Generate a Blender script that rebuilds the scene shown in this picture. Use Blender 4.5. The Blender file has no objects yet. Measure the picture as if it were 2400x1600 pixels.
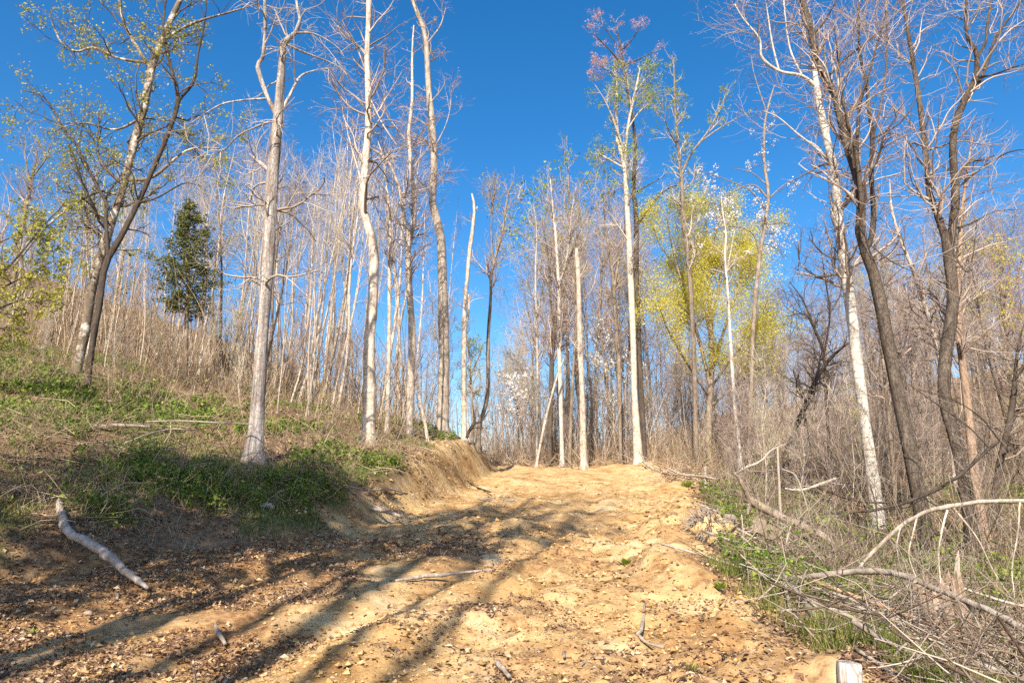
import bpy, bmesh, math, random
import numpy as np
from mathutils import Vector

# ------------------------------------------------------------------ camera, sky, sun, exposure
SC = bpy.context.scene
COL = SC.collection
PITCH = math.radians(13.0)
FPX = 1600.0                       # focal length in pixels of the 2400 px wide photograph (24 mm on 36 mm)
CAM = np.array([0.0, 0.0, 1.65])
cam_data = bpy.data.cameras.new('camera'); cam_data.lens = 24.0; cam_data.sensor_width = 36.0
cam_data.clip_start = 0.1; cam_data.clip_end = 3000.0
cam = bpy.data.objects.new('camera', cam_data); COL.objects.link(cam)
cam.location = CAM; cam.rotation_euler = (math.radians(90) + PITCH, 0, 0)
SC.camera = cam

SUN_EL = math.radians(37.0); SUN_AZ = math.radians(11.0)     # light travels forward and a little to the right
w = bpy.data.worlds.new('World'); SC.world = w; w.use_nodes = True
nt = w.node_tree; nt.nodes.clear()
sky = nt.nodes.new('ShaderNodeTexSky'); sky.sky_type = 'NISHITA'; sky.sun_disc = False
sky.sun_elevation = SUN_EL; sky.sun_rotation = math.pi + SUN_AZ
sky.altitude = 300; sky.air_density = 1.0; sky.dust_density = 1.4; sky.ozone_density = 2.2
hs = nt.nodes.new('ShaderNodeHueSaturation'); hs.inputs['Saturation'].default_value = 1.40
bg = nt.nodes.new('ShaderNodeBackground'); bg.inputs['Strength'].default_value = 0.108
wo = nt.nodes.new('ShaderNodeOutputWorld')
nt.links.new(sky.outputs[0], hs.inputs['Color']); nt.links.new(hs.outputs[0], bg.inputs[0]); nt.links.new(bg.outputs[0], wo.inputs[0])

sd = bpy.data.lights.new('sun', 'SUN'); sd.energy = 5.0; sd.angle = math.radians(0.53); sd.color = (1.0, 0.89, 0.75)
so = bpy.data.objects.new('sun', sd); COL.objects.link(so)
ld = Vector((math.sin(SUN_AZ)*math.cos(SUN_EL), math.cos(SUN_AZ)*math.cos(SUN_EL), -math.sin(SUN_EL)))
so.rotation_euler = ld.to_track_quat('-Z', 'Y').to_euler(); so.location = (-10, -30, 40)

vs = SC.view_settings
vs.view_transform = 'Standard'; vs.look = 'None'; vs.exposure = 1.02; vs.gamma = 1.0; vs.use_curve_mapping = False
SC.cycles.max_bounces = 6; SC.cycles.diffuse_bounces = 3; SC.cycles.transparent_max_bounces = 4
SC.cycles.caustics_reflective = False; SC.cycles.caustics_refractive = False
SC.cycles.use_denoising = False
SC.render.film_transparent = False

# ------------------------------------------------------------------ helpers
def tag(o, label=None, cat=None, group=None, kind=None):
    if label: o['label'] = label
    if cat: o['category'] = cat
    if group: o['group'] = group
    if kind: o['kind'] = kind
    return o

def mesh_obj(name, V, F, mat, parent=None, loc=None, smooth=True):
    me = bpy.data.meshes.new(name)
    V = np.asarray(V, dtype=np.float64)
    me.from_pydata(V, [], np.asarray(F, dtype=np.int32))
    if smooth: me.polygons.foreach_set('use_smooth', np.ones(len(me.polygons), dtype=bool))
    if mat: me.materials.append(mat)
    o = bpy.data.objects.new(name, me); COL.objects.link(o)
    if parent: o.parent = parent
    if loc is not None: o.location = loc
    return o

def empty(name, loc, label=None, cat=None, group=None):
    o = bpy.data.objects.new(name, None); COL.objects.link(o); o.location = loc; o.empty_display_size = 0.3
    return tag(o, label, cat, group)

def copy_tree(o, parent=None):
    c = o.copy(); COL.objects.link(c); c.parent = parent
    for ch in o.children: copy_tree(ch, c)
    return c

def nrm(v): return v / np.maximum(np.linalg.norm(v, axis=-1, keepdims=True), 1e-9)

def at(px, py, Y):
    """the place at forward distance Y that the photograph shows at pixel (px, py)"""
    a = (px - 1200) / FPX; b = (800 - py) / FPX
    s = Y / (math.cos(PITCH) - b*math.sin(PITCH))
    return np.array([a*s, Y, CAM[2] + s*(math.sin(PITCH) + b*math.cos(PITCH))])
def span(py, Y):
    b = (800 - py) / FPX
    return Y / (math.cos(PITCH) - b*math.sin(PITCH)) / FPX      # metres per pixel

def _hash(ix, iy, seed):
    h = (ix.astype(np.int64)*374761393 + iy.astype(np.int64)*668265263 + seed*974634777) & 0xffffffff
    h = ((h ^ (h >> 13)) * 1274126177) & 0xffffffff
    return ((h ^ (h >> 16)) & 0xffff) / 65535.0
def noise2(x, y, sc, seed=0):
    x = np.asarray(x)*sc; y = np.asarray(y)*sc
    x0 = np.floor(x); y0 = np.floor(y); fx = x - x0; fy = y - y0
    fx = fx*fx*(3 - 2*fx); fy = fy*fy*(3 - 2*fy)
    a = _hash(x0, y0, seed); b = _hash(x0+1, y0, seed); c = _hash(x0, y0+1, seed); d = _hash(x0+1, y0+1, seed)
    return (a*(1-fx) + b*fx)*(1-fy) + (c*(1-fx) + d*fx)*fy - 0.5
def fbm(x, y, sc, oct=4, seed=0, gain=0.5):
    s = 0; a = 1.0
    for i in range(oct):
        s = s + a*noise2(x + 13.7*i, y - 7.1*i, sc*(2.03**i), seed + i); a *= gain
    return s
def sm(t): t = np.clip(t, 0, 1); return t*t*(3 - 2*t)

# ------------------------------------------------------------------ the lie of the land
_yg = np.arange(-120, 900, 0.5)
def table(pts, width):
    v = np.interp(_yg, [p[0] for p in pts], [p[1] for p in pts])
    k = np.hanning(int(width/0.5)*2 + 3); k /= k.sum()
    vp = np.pad(v, len(k)//2, mode='edge')
    return np.convolve(vp, k, mode='valid')
T_BASE = table([(-120,-8),(0,0),(10,.74),(20,1.5),(30,2.35),(40,3.25),(46,3.85),(55,4.15),(75,4.0),(110,5.0),(200,12),(900,40)], 4)
T_XL = table([(-60,-8),(3,-8),(6,-7.6),(8,-6.6),(10,-5.2),(12,-3.8),(15,-2.8),(20,-2.2),(28,-1.5),(33,-1.0),(40,-.8),(46,-1),(60,-3),(100,-10)], 1.5)
T_XR = table([(-60,2.6),(0,2.4),(9.5,2.3),(12.5,3.2),(15,4.1),(25,6.3),(33,8.4),(45,9.5),(60,9),(100,12)], 1.5)
T_CUT = table([(-60,.3),(8,.25),(12,.35),(16,.55),(20,1.0),(26,1.35),(32,1.6),(38,1.3),(44,.6),(50,.4)], 1.5)
T_DROP = table([(-60,1.0),(5,1.05),(10,1.2),(17,1.35),(22,1.0),(30,.2),(38,-.3),(45,-.5),(60,-.7),(100,0)], 3)
def tb(T, Y): return np.interp(Y, _yg, T)
def H(x, Y):
    x = np.asarray(x, dtype=float); Y = np.asarray(Y, dtype=float)
    xl = tb(T_XL, Y); xr = tb(T_XR, Y)
    dl = np.maximum(xl - x, 0); dr = np.maximum(x - xr, 0)
    h = tb(T_BASE, Y)
    h = h + tb(T_CUT, Y)*sm(dl/1.1) + 0.2*dl*sm(dl/2) + 0.0036*np.clip(dl - 12, 0, 60)**2
    h = h - tb(T_DROP, Y)*sm(dr/4.5) + 0.11*np.maximum(dr - 11, 0)
    h = h + sm((Y - 45)/70)*0.24*np.clip(dr - 8, 0, 40) + 0.0005*np.clip(dr - 40, 0, 120)**2
    h = h + sm((Y - 42)/60)*0.40*np.clip(dl - 1, 0, 17)
    h = h + 0.5*fbm(x, Y, 0.11, 2, 5)*sm((np.maximum(dl, dr) - 1)/6)
    return h
def Hs(x, Y): return float(H(np.array([x]), np.array([Y]))[0])
def hit(px, py):
    Ys = np.concatenate([np.arange(3, 20, 0.03), np.arange(20, 120, 0.15)])
    a = (px - 1200) / FPX; b = (800 - py) / FPX
    s = Ys / (math.cos(PITCH) - b*math.sin(PITCH))
    X = a*s; Z = CAM[2] + s*(math.sin(PITCH) + b*math.cos(PITCH))
    below = Z < H(X, Ys)
    if not below.any(): return None
    return float(Ys[np.argmax(below)])

# ------------------------------------------------------------------ materials
def new_mat(name):
    m = bpy.data.materials.new(name); m.use_nodes = True
    t = m.node_tree; t.nodes.clear()
    o = t.nodes.new('ShaderNodeOutputMaterial')
    return m, t, o
def N(t, typ, **kw):
    n = t.nodes.new(typ)
    for k, v in kw.items(): setattr(n, k, v)
    return n
def ramp(t, stops, interp='LINEAR'):
    r = t.nodes.new('ShaderNodeValToRGB'); r.color_ramp.interpolation = interp
    e = r.color_ramp.elements
    while len(e) < len(stops): e.new(0.5)
    for i, (p, c) in enumerate(stops): e[i].position = p; e[i].color = (*c, 1)
    return r

def bark(name, c_lo, c_hi, c_patch, patch=0.45, sc=7.0, stretch=0.22, bump=0.6, rings=0.0, furrow=0.0, psc=1.6):
    m, t, o = new_mat(name); L = t.links.new
    p = N(t, 'ShaderNodeBsdfPrincipled'); p.inputs['Roughness'].default_value = 0.9; p.inputs['Specular IOR Level'].default_value = 0.15
    tc = N(t, 'ShaderNodeTexCoord'); mp = N(t, 'ShaderNodeMapping'); mp.inputs['Scale'].default_value = (1, 1, stretch)
    L(tc.outputs['Object'], mp.inputs[0])
    n1 = N(t, 'ShaderNodeTexNoise'); n1.inputs['Scale'].default_value = sc; n1.inputs['Detail'].default_value = 6; n1.inputs['Roughness'].default_value = 0.65
    L(mp.outputs[0], n1.inputs['Vector'])
    r1 = ramp(t, [(0.32, c_lo), (0.68, c_hi)]); L(n1.outputs[0], r1.inputs[0])
    n2 = N(t, 'ShaderNodeTexNoise'); n2.inputs['Scale'].default_value = psc; n2.inputs['Detail'].default_value = 5; n2.inputs['Roughness'].default_value = 0.7
    L(tc.outputs['Object'], n2.inputs['Vector'])
    r2 = ramp(t, [(0.5, (0,0,0)), (0.64, (patch, patch, patch))]); L(n2.outputs[0], r2.inputs[0])
    mx = N(t, 'ShaderNodeMix', data_type='RGBA'); L(r2.outputs[0], mx.inputs[0]); L(r1.outputs[0], mx.inputs[6]); mx.inputs[7].default_value = (*c_patch, 1)
    col = mx.outputs[2]
    hgt = n1.outputs[0]
    if rings > 0:
        mp3 = N(t, 'ShaderNodeMapping'); mp3.inputs['Scale'].default_value = (1.5, 1.5, 16); L(tc.outputs['Object'], mp3.inputs[0])
        n3 = N(t, 'ShaderNodeTexNoise'); n3.inputs['Scale'].default_value = 1.0; n3.inputs['Detail'].default_value = 4; L(mp3.outputs[0], n3.inputs['Vector'])
        r3 = ramp(t, [(0.60, (0,0,0)), (0.68, (rings, rings, rings))]); L(n3.outputs[0], r3.inputs[0])
        m3 = N(t, 'ShaderNodeMix', data_type='RGBA'); L(r3.outputs[0], m3.inputs[0]); L(col, m3.inputs[6]); m3.inputs[7].default_value = (0.06, 0.05, 0.04, 1)
        col = m3.outputs[2]
    if furrow > 0:
        mp4 = N(t, 'ShaderNodeMapping'); mp4.inputs['Scale'].default_value = (1, 1, 0.3); L(tc.outputs['Object'], mp4.inputs[0])
        v = N(t, 'ShaderNodeTexVoronoi', feature='DISTANCE_TO_EDGE'); v.inputs['Scale'].default_value = 22; L(mp4.outputs[0], v.inputs['Vector'])
        r4 = ramp(t, [(0.0, (furrow, furrow, furrow)), (0.12, (0,0,0))]); L(v.outputs[0], r4.inputs[0])
        m4 = N(t, 'ShaderNodeMix', data_type='RGBA'); L(r4.outputs[0], m4.inputs[0]); L(col, m4.inputs[6]); m4.inputs[7].default_value = (c_lo[0]*.45, c_lo[1]*.45, c_lo[2]*.45, 1)
        col = m4.outputs[2]
    oi = N(t, 'ShaderNodeObjectInfo'); mr = N(t, 'ShaderNodeMapRange'); mr.inputs[3].default_value = 0.78; mr.inputs[4].default_value = 1.18
    L(oi.outputs['Random'], mr.inputs[0])
    h = N(t, 'ShaderNodeHueSaturation'); L(mr.outputs[0], h.inputs['Value']); L(col, h.inputs['Color'])
    L(h.outputs[0], p.inputs['Base Color'])
    b = N(t, 'ShaderNodeBump'); b.inputs['Strength'].default_value = bump; b.inputs['Distance'].default_value = 0.04; L(hgt, b.inputs['Height']); L(b.outputs[0], p.inputs['Normal'])
    L(p.outputs[0], o.inputs[0])
    return m

def island_mat(name, stops, rough=0.85, trans=0.0):
    """colour chosen per separate piece (leaf, blade, twig)"""
    m, t, o = new_mat(name); L = t.links.new
    g = N(t, 'ShaderNodeNewGeometry'); r = ramp(t, stops); L(g.outputs['Random Per Island'], r.inputs[0])
    p = N(t, 'ShaderNodeBsdfPrincipled'); p.inputs['Roughness'].default_value = rough; p.inputs['Specular IOR Level'].default_value = 0.2
    L(r.outputs[0], p.inputs['Base Color'])
    if trans > 0:
        tr = N(t, 'ShaderNodeBsdfTranslucent'); L(r.outputs[0], tr.inputs[0])
        mx = N(t, 'ShaderNodeMixShader'); mx.inputs[0].default_value = trans; L(p.outputs[0], mx.inputs[1]); L(tr.outputs[0], mx.inputs[2]); L(mx.outputs[0], o.inputs[0])
    else: L(p.outputs[0], o.inputs[0])
    return m

M = {}
M['pale'] = bark('pale_bark', (.25,.195,.145), (.64,.565,.47), (.20,.15,.11), .6, 9, .35, .8, rings=.45)
M['white'] = bark('white_bark', (.36,.33,.285), (.60,.56,.50), (.26,.225,.19), .6, 7, .5, .5, rings=.6, psc=2.6)
M['cream'] = bark('cream_bark', (.30,.255,.20), (.54,.475,.395), (.22,.17,.13), .6, 8, .4, .6, rings=.5, psc=2.4)
M['dark'] = bark('dark_furrowed_bark', (.045,.035,.028), (.15,.118,.092), (.22,.19,.155), .35, 9, .2, .9, furrow=.8)
M['grey'] = bark('grey_brown_bark', (.10,.075,.055), (.34,.27,.20), (.44,.38,.31), .5, 10, .25, .9, furrow=.45)
M['lichen'] = bark('lichened_bark', (.09,.07,.05), (.24,.19,.14), (.66,.62,.54), .95, 9, .3, .8, psc=3.2)
M['snag'] = bark('weathered_snag_wood', (.10,.078,.065), (.60,.545,.50), (.22,.14,.09), .6, 11, .07, 1.0, furrow=.55)
M['deadwood'] = bark('grey_deadwood', (.22,.18,.145), (.46,.40,.34), (.20,.155,.11), .5, 14, .3, .7)
M['drift'] = bark('bleached_wood', (.28,.23,.18), (.52,.45,.37), (.20,.155,.115), .55, 14, .12, .8, furrow=.35)
M['rust'] = bark('rust_tinged_bark', (.14,.095,.065), (.40,.29,.21), (.24,.19,.145), .6, 10, .2, .8, furrow=.5)
M['orange_wood'] = bark('rusty_split_wood', (.30,.17,.09), (.55,.38,.24), (.18,.11,.07), .6, 14, .15, .9, furrow=.4)
M['darkwood'] = bark('dark_deadwood', (.03,.024,.02), (.085,.067,.053), (.13,.105,.08), .3, 12, .3, .7)
M['twig_pale'] = island_mat('pale_twigs', [(0, (.27,.215,.17)), (.5, (.43,.365,.30)), (1, (.58,.52,.45))])
M['twig_mauve'] = island_mat('mauve_twigs', [(0, (.18,.13,.105)), (.5, (.34,.265,.22)), (1, (.52,.44,.385))])
M['twig_dark'] = island_mat('dark_twigs', [(0, (.06,.045,.038)), (.6, (.14,.105,.085)), (1, (.27,.21,.17))])
M['brush'] = island_mat('dry_brush', [(0, (.11,.072,.045)), (.4, (.28,.195,.12)), (.8, (.45,.335,.215)), (1, (.60,.49,.36))])
M['slash'] = island_mat('weathered_slash', [(0, (.06,.042,.03)), (.5, (.17,.125,.09)), (.85, (.33,.265,.21)), (1, (.46,.40,.34))])
M['leaf_spring'] = island_mat('spring_leaves', [(0, (.24,.25,.035)), (.5, (.40,.39,.06)), (1, (.52,.47,.12))], .7, .4)
M['leaf_green'] = island_mat('young_green_leaves', [(0, (.15,.23,.03)), (.6, (.28,.36,.055)), (1, (.42,.46,.12))], .7, .4)
M['leaf_yellow'] = island_mat('yellow_green_flowers', [(0, (.50,.46,.04)), (.5, (.66,.60,.075)), (1, (.76,.68,.17))], .7, .45)
M['leaf_pink'] = island_mat('pink_red_buds', [(0, (.46,.19,.18)), (.5, (.60,.32,.29)), (1, (.70,.48,.43))], .7, .35)
M['bud_mauve'] = island_mat('reddish_buds', [(0, (.30,.16,.12)), (1, (.50,.33,.26))], .7, .3)
M['blossom'] = island_mat('white_blossom', [(0, (.72,.70,.64)), (1, (.86,.85,.82))], .6, .3)
M['needles'] = island_mat('evergreen_needles', [(0, (.06,.075,.022)), (.6, (.125,.14,.042)), (1, (.22,.21,.07))], .8, .15)
M['litter'] = island_mat('dry_leaf_litter', [(0, (.07,.04,.025)), (.35, (.17,.10,.06)), (.7, (.30,.19,.115)), (.9, (.44,.31,.19)), (1, (.58,.46,.32))], .7, .1)
M['grass'] = island_mat('grass_blades', [(0, (.05,.085,.016)), (.4, (.13,.17,.03)), (.75, (.26,.27,.06)), (1, (.44,.36,.17))], .7, .35)
M['straw'] = island_mat('dry_straw', [(0, (.30,.22,.12)), (1, (.56,.45,.28))], .8, .2)
M['vine'] = island_mat('ground_vine_leaves', [(0, (.05,.095,.016)), (.5, (.14,.21,.03)), (1, (.30,.35,.07))], .6, .35)
M['clod'] = island_mat('soil_clods', [(0, (.22,.13,.055)), (.5, (.40,.25,.105)), (1, (.56,.39,.19))], .95)
M['stone'] = bark('brown_sandstone', (.27,.21,.15), (.44,.36,.26), (.20,.15,.10), .5, 5, 1, .8)
M['violet'] = island_mat('violet_petals', [(0, (.16,.12,.50)), (1, (.34,.28,.70))], .6, .3)

def ground_mat():
    m, t, o = new_mat('ground_soil'); L = t.links.new
    p = N(t, 'ShaderNodeBsdfPrincipled'); p.inputs['Roughness'].default_value = 0.95; p.inputs['Specular IOR Level'].default_value = 0.1
    tc = N(t, 'ShaderNodeTexCoord')
    def noise(sc, det, rough=.6):
        n = N(t, 'ShaderNodeTexNoise'); n.inputs['Scale'].default_value = sc; n.inputs['Detail'].default_value = det; n.inputs['Roughness'].default_value = rough
        L(tc.outputs['Object'], n.inputs['Vector']); return n
    n1 = noise(0.9, 7, .65); n2 = noise(9, 6, .7); n3 = noise(55, 4, .7)
    d1 = ramp(t, [(.30, (.31,.18,.075)), (.43, (.46,.295,.13)), (.55, (.58,.41,.205)), (.70, (.68,.52,.31))]); L(n1.outputs[0], d1.inputs[0])
    d2 = ramp(t, [(.33, (.42,.35,.28)), (.44, (.88,.85,.80)), (.54, (1,1,1))]); L(n2.outputs[0], d2.inputs[0])
    mu = N(t, 'ShaderNodeMix', data_type='RGBA', blend_type='MULTIPLY'); mu.inputs[0].default_value = .75; L(d1.outputs[0], mu.inputs[6]); L(d2.outputs[0], mu.inputs[7])
    n4 = noise(2.6, 9, .72); d4 = ramp(t, [(.36, (.52,.45,.40)), (.47, (.92,.90,.88)), (.56, (1,1,1))]); L(n4.outputs[0], d4.inputs[0])
    mu4 = N(t, 'ShaderNodeMix', data_type='RGBA', blend_type='MULTIPLY'); mu4.inputs[0].default_value = .8; L(mu.outputs[2], mu4.inputs[6]); L(d4.outputs[0], mu4.inputs[7]); mu = mu4
    # leaf-mould floor
    f1 = ramp(t, [(.3, (.11,.065,.035)), (.5, (.24,.155,.09)), (.68, (.40,.28,.17))]); L(n2.outputs[0], f1.inputs[0])
    f3 = ramp(t, [(.35, (.35,.35,.35)), (.6, (1,1,1))]); L(n3.outputs[0], f3.inputs[0])
    fm = N(t, 'ShaderNodeMix', data_type='RGBA', blend_type='MULTIPLY'); fm.inputs[0].default_value = .6; L(f1.outputs[0], fm.inputs[6]); L(f3.outputs[0], fm.inputs[7])
    # moss and low green
    g1 = ramp(t, [(.35, (.05,.065,.02)), (.6, (.14,.16,.045))]); L(n2.outputs[0], g1.inputs[0])
    ag = N(t, 'ShaderNodeAttribute', attribute_name='green'); ad = N(t, 'ShaderNodeAttribute', attribute_name='dirt')
    mg = N(t, 'ShaderNodeMix', data_type='RGBA'); L(ag.outputs['Fac'], mg.inputs[0]); L(fm.outputs[2], mg.inputs[6]); L(g1.outputs[0], mg.inputs[7])
    am = N(t, 'ShaderNodeAttribute', attribute_name='mould')
    b1 = ramp(t, [(.34, (.12,.06,.028)), (.5, (.30,.165,.072)), (.66, (.50,.315,.145))]); L(n2.outputs[0], b1.inputs[0])
    mm = N(t, 'ShaderNodeMix', data_type='RGBA'); L(am.outputs['Fac'], mm.inputs[0]); L(mu.outputs[2], mm.inputs[6]); L(b1.outputs[0], mm.inputs[7])
    md = N(t, 'ShaderNodeMix', data_type='RGBA'); L(ad.outputs['Fac'], md.inputs[0]); L(mg.outputs[2], md.inputs[6]); L(mm.outputs[2], md.inputs[7])
    L(md.outputs[2], p.inputs['Base Color'])
    ad2 = N(t, 'ShaderNodeMath', operation='ADD'); L(n2.outputs[0], ad2.inputs[0]); L(n3.outputs[0], ad2.inputs[1])
    b = N(t, 'ShaderNodeBump'); b.inputs['Strength'].default_value = .5; b.inputs['Distance'].default_value = .05; L(ad2.outputs[0], b.inputs['Height']); L(b.outputs[0], p.inputs['Normal'])
    L(p.outputs[0], o.inputs[0])
    return m
M['ground'] = ground_mat()

# ------------------------------------------------------------------ ground sheet
def axis(lo, hi, step):
    v = [0.0]
    while v[-1] < hi: v.append(v[-1] + step(v[-1]))
    u = [0.0]
    while u[-1] > lo: u.append(u[-1] - step(u[-1]))
    return np.array(u[:0:-1] + v)
def dirt_mask(x, Y):
    xl = tb(T_XL, Y); xr = tb(T_XR, Y); ed = 1.2*fbm(x, Y, .9, 4, 21)
    cutb = np.interp(Y, [0, 9, 13, 17, 24, 30, 40, 47], [0, 0, .35, .8, 1.1, 1.6, 1.2, 0.3])
    left = sm((x - (xl - cutb) + ed*.8)/.5 + .5); right = sm((xr - x + .25 + ed*.7)/.5 + .5)
    far = 1 - sm((Y - 46 + 4*ed)/3)
    return left*right*far
def green_mask(x, Y):
    xl = tb(T_XL, Y); xr = tb(T_XR, Y)
    g = sm((fbm(x, Y, .55, 4, 77) + .03)*3.6)
    left = sm((xl - x + .2)/1.2)*(1 - .85*sm((Y - 24)/18)); right = sm((x - xr)/1.5)*.55*(1 - .6*sm((Y-25)/15))
    return g*np.maximum(left, right)
xs = axis(-520, 520, lambda x: .10 + .062*max(0, abs(x) - 4.5))
yl = [-70.0]
while yl[-1] < 2.5: yl.append(yl[-1] + max(.25, -.12*yl[-1]))
while yl[-1] < 760: yl.append(yl[-1] + max(.062, .0092*yl[-1] + .0012*max(0, yl[-1] - 50)))
ys = np.array(yl)
GX, GY = np.meshgrid(xs, ys)
def clods(x, Y):
    a = np.abs(fbm(x, Y, 1.1, 4, 3)); b = fbm(x, Y, 5.0, 3, 9)
    return .16*(a - .2) + .085*np.maximum(b, -.12) + .035*np.maximum(noise2(x, Y, 9, 14), 0) + .03*np.maximum(noise2(x, Y, 16, 15), 0)
def micro(x, Y):
    dm = dirt_mask(x, Y); xl = tb(T_XL, Y); xr = tb(T_XR, Y)
    u = (x - xl)/(xr - xl)
    wv = .03*np.sin(Y*.35) + .04*fbm(x*0, Y, .4, 2, 71)
    rut = -.11*np.exp(-((u - .30 + wv)/.035)**2) - .10*np.exp(-((u - .60 + wv)/.035)**2) + .05*np.exp(-((u - .22 + wv)/.03)**2) + .05*np.exp(-((u - .67 + wv)/.03)**2)
    lump = clods(x, Y)*(.75 + .9*sm((u - .55)/.3) + .5*sm((.12 - u)/.2))
    lump = lump + .22*fbm(x, Y, .33, 3, 17)*sm((Y - 9)/10) + .10*fbm(x, Y, .7, 2, 18) + .35*np.exp(-(((x - 7.2)/2.2)**2 + ((Y - 39)/4)**2)) + .12*np.exp(-(((x - 2.6)/.7)**2 + ((Y - 9)/1.6)**2)) + .22*np.exp(-(((x - 3.2)/.9)**2 + ((Y - 14)/2)**2)) + .17*np.exp(-((x - xr + .35)/.45)**2)*sm((Y - 7)/2)*sm((30 - Y)/10)*(1 + 1.4*fbm(x, Y, .9, 3, 19))
    fl = .22*np.maximum(fbm(x, Y, .8, 3, 36), -.1) + .10*fbm(x, Y, 1.4, 4, 31) + .12*np.maximum(fbm(x, Y, .5, 2, 8), 0)
    return dm*(rut*sm((40 - Y)/20) + lump) + (1 - dm)*fl
def HG(x, Y): return H(x, Y) + micro(x, Y)
GZ = HG(GX, GY)
nx, ny = len(xs), len(ys)
ii = np.arange(nx*ny).reshape(ny, nx)
Q = np.stack([ii[:-1,:-1], ii[:-1,1:], ii[1:,1:], ii[1:,:-1]], -1).reshape(-1, 4)
ground = mesh_obj('ground', np.stack([GX, GY, GZ], -1).reshape(-1, 3), Q, M['ground'])
tag(ground, 'rutted yellow dirt track climbing between wooded banks', kind='structure')
def mould_mask(x, Y):
    a = tb(T_XL, Y) - x; W = tb(T_XR, Y) - tb(T_XL, Y); u = -a/W
    return sm((.60 - u + .5*fbm(x, Y, .8, 4, 33))/.3)*sm((15 - Y)/5)*.95 + .6*sm((fbm(x, Y, 1.1, 4, 34) - .06)*5)*sm((30 - Y)/14)
for nm, arr in (('mould', np.clip(mould_mask(GX, GY), 0, 1)), ('dirt', dirt_mask(GX, GY)), ('green', green_mask(GX, GY))):
    a = ground.data.attributes.new(nm, 'FLOAT', 'POINT'); a.data.foreach_set('value', arr.ravel().astype(np.float32))
print('ground quads', len(Q))

# ------------------------------------------------------------------ tubes, growth, leaves
def tube(P, R, k, wob=None):
    """P (n polylines, points, 3), R (n, points): one closed-round tube per polyline"""
    Np, n, _ = P.shape
    T = np.empty_like(P); T[:,1:-1] = P[:,2:] - P[:,:-2]; T[:,0] = P[:,1] - P[:,0]; T[:,-1] = P[:,-1] - P[:,-2]
    T = nrm(T)
    mean = nrm(P[:,-1] - P[:,0])
    ref = np.where(np.abs(mean[:,1:2]) < .8, np.array([[0.,1.,0.]]), np.array([[1.,0.,0.]]))[:,None,:]
    U = nrm(np.cross(T, np.broadcast_to(ref, T.shape))); W = np.cross(T, U)
    a = np.arange(k)*2*math.pi/k
    rr = R[:,:,None]*np.ones(k)
    if wob is not None: rr = rr*wob
    V = P[:,:,None,:] + rr[...,None]*(np.cos(a)[:,None]*U[:,:,None,:] + np.sin(a)[:,None]*W[:,:,None,:])
    base = (np.arange(Np)*n*k)[:,None,None]; i = (np.arange(n-1)*k)[None,:,None]; j = np.arange(k)[None,None,:]; j2 = (j + 1) % k
    F = np.stack([base+i+j, base+i+j2, base+i+k+j2, base+i+k+j], -1).reshape(-1, 4)
    return V.reshape(-1, 3), F
class Geo:
    def __init__(s): s.V = []; s.F = []; s.n = 0
    def add(s, V, F):
        s.V.append(V); s.F.append(F + s.n); s.n += len(V); return s
    def obj(s, name, mat, parent=None, off=None, smooth=True):
        V = np.concatenate(s.V)
        if off is not None: V = V - off
        return mesh_obj(name, V, np.concatenate(s.F), mat, parent, None, smooth)

def grow(rng, P, R, cnt, n, t0, t1, ang, up, wander, rs, rmin, Lr=None, Labs=None, taper=.3, side=None):
    Np, m, _ = P.shape
    Ls = np.linalg.norm(np.diff(P, axis=1), axis=2).sum(1)
    idx = rng.choice(Np, cnt, p=Ls/Ls.sum()); t = rng.uniform(t0, t1, cnt)
    f = t*(m - 1); i = np.minimum(f.astype(int), m - 2); fr = (f - i)[:,None]
    pos = P[idx,i]*(1-fr) + P[idx,i+1]*fr; tan = nrm(P[idx,i+1] - P[idx,i])
    r = R[idx,i]*(1-fr[:,0]) + R[idx,i+1]*fr[:,0]
    q = rng.normal(size=(cnt,3)); q -= (q*tan).sum(1, keepdims=True)*tan; q = nrm(q)
    a = rng.normal(ang, .2, cnt)[:,None]
    d = nrm(np.cos(a)*tan + np.sin(a)*q)
    L = (rng.uniform(Labs[0], Labs[1], cnt) if Labs else Ls[idx]*Lr*rng.uniform(.55, 1.2, cnt))*(1.2 - .6*(t - t0)/(max(t1 - t0, .01)))
    C = np.empty((cnt, n, 3)); C[:,0] = pos
    for s in range(1, n):
        d = nrm(d + rng.normal(0, wander, (cnt,3)) + np.array([0,0,up]))
        C[:,s] = C[:,s-1] + d*(L/(n-1))[:,None]
    r0 = np.clip(np.minimum(r*rs*rng.uniform(.7, 1.1, cnt), L*.022 + .003), rmin, None)
    RR = r0[:,None]*(1 - (1 - taper)*np.linspace(0, 1, n)[None,:]); RR = np.maximum(RR, rmin*.75)
    return C, RR

def leaves(rng, P, cnt, size, jit, flat=.0, t0=.3):
    Np, m, _ = P.shape
    idx = rng.integers(0, Np, cnt); t = rng.uniform(t0, 1, cnt); f = t*(m-1); i = np.minimum(f.astype(int), m-2); fr = (f-i)[:,None]
    c = P[idx,i]*(1-fr) + P[idx,i+1]*fr + rng.normal(0, jit, (cnt,3))
    return leaf_quads(rng, c, size, flat)
def leaf_quads(rng, c, size, flat=0., aspect=.6):
    cnt = len(c)
    nz = nrm(rng.normal(size=(cnt,3))*(1-flat) + np.array([0,0,1.])*flat)
    q = rng.normal(size=(cnt,3)); u = nrm(np.cross(nz, q)); v = np.cross(nz, u)
    s = (size*rng.uniform(.6, 1.4, cnt))[:,None]
    V = np.stack([c - u*s, c + v*s*aspect + nz*s*.25, c + u*s, c - v*s*aspect + nz*s*.25], 1).reshape(-1, 3)
    return V, np.arange(cnt*4).reshape(-1, 4)

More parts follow.
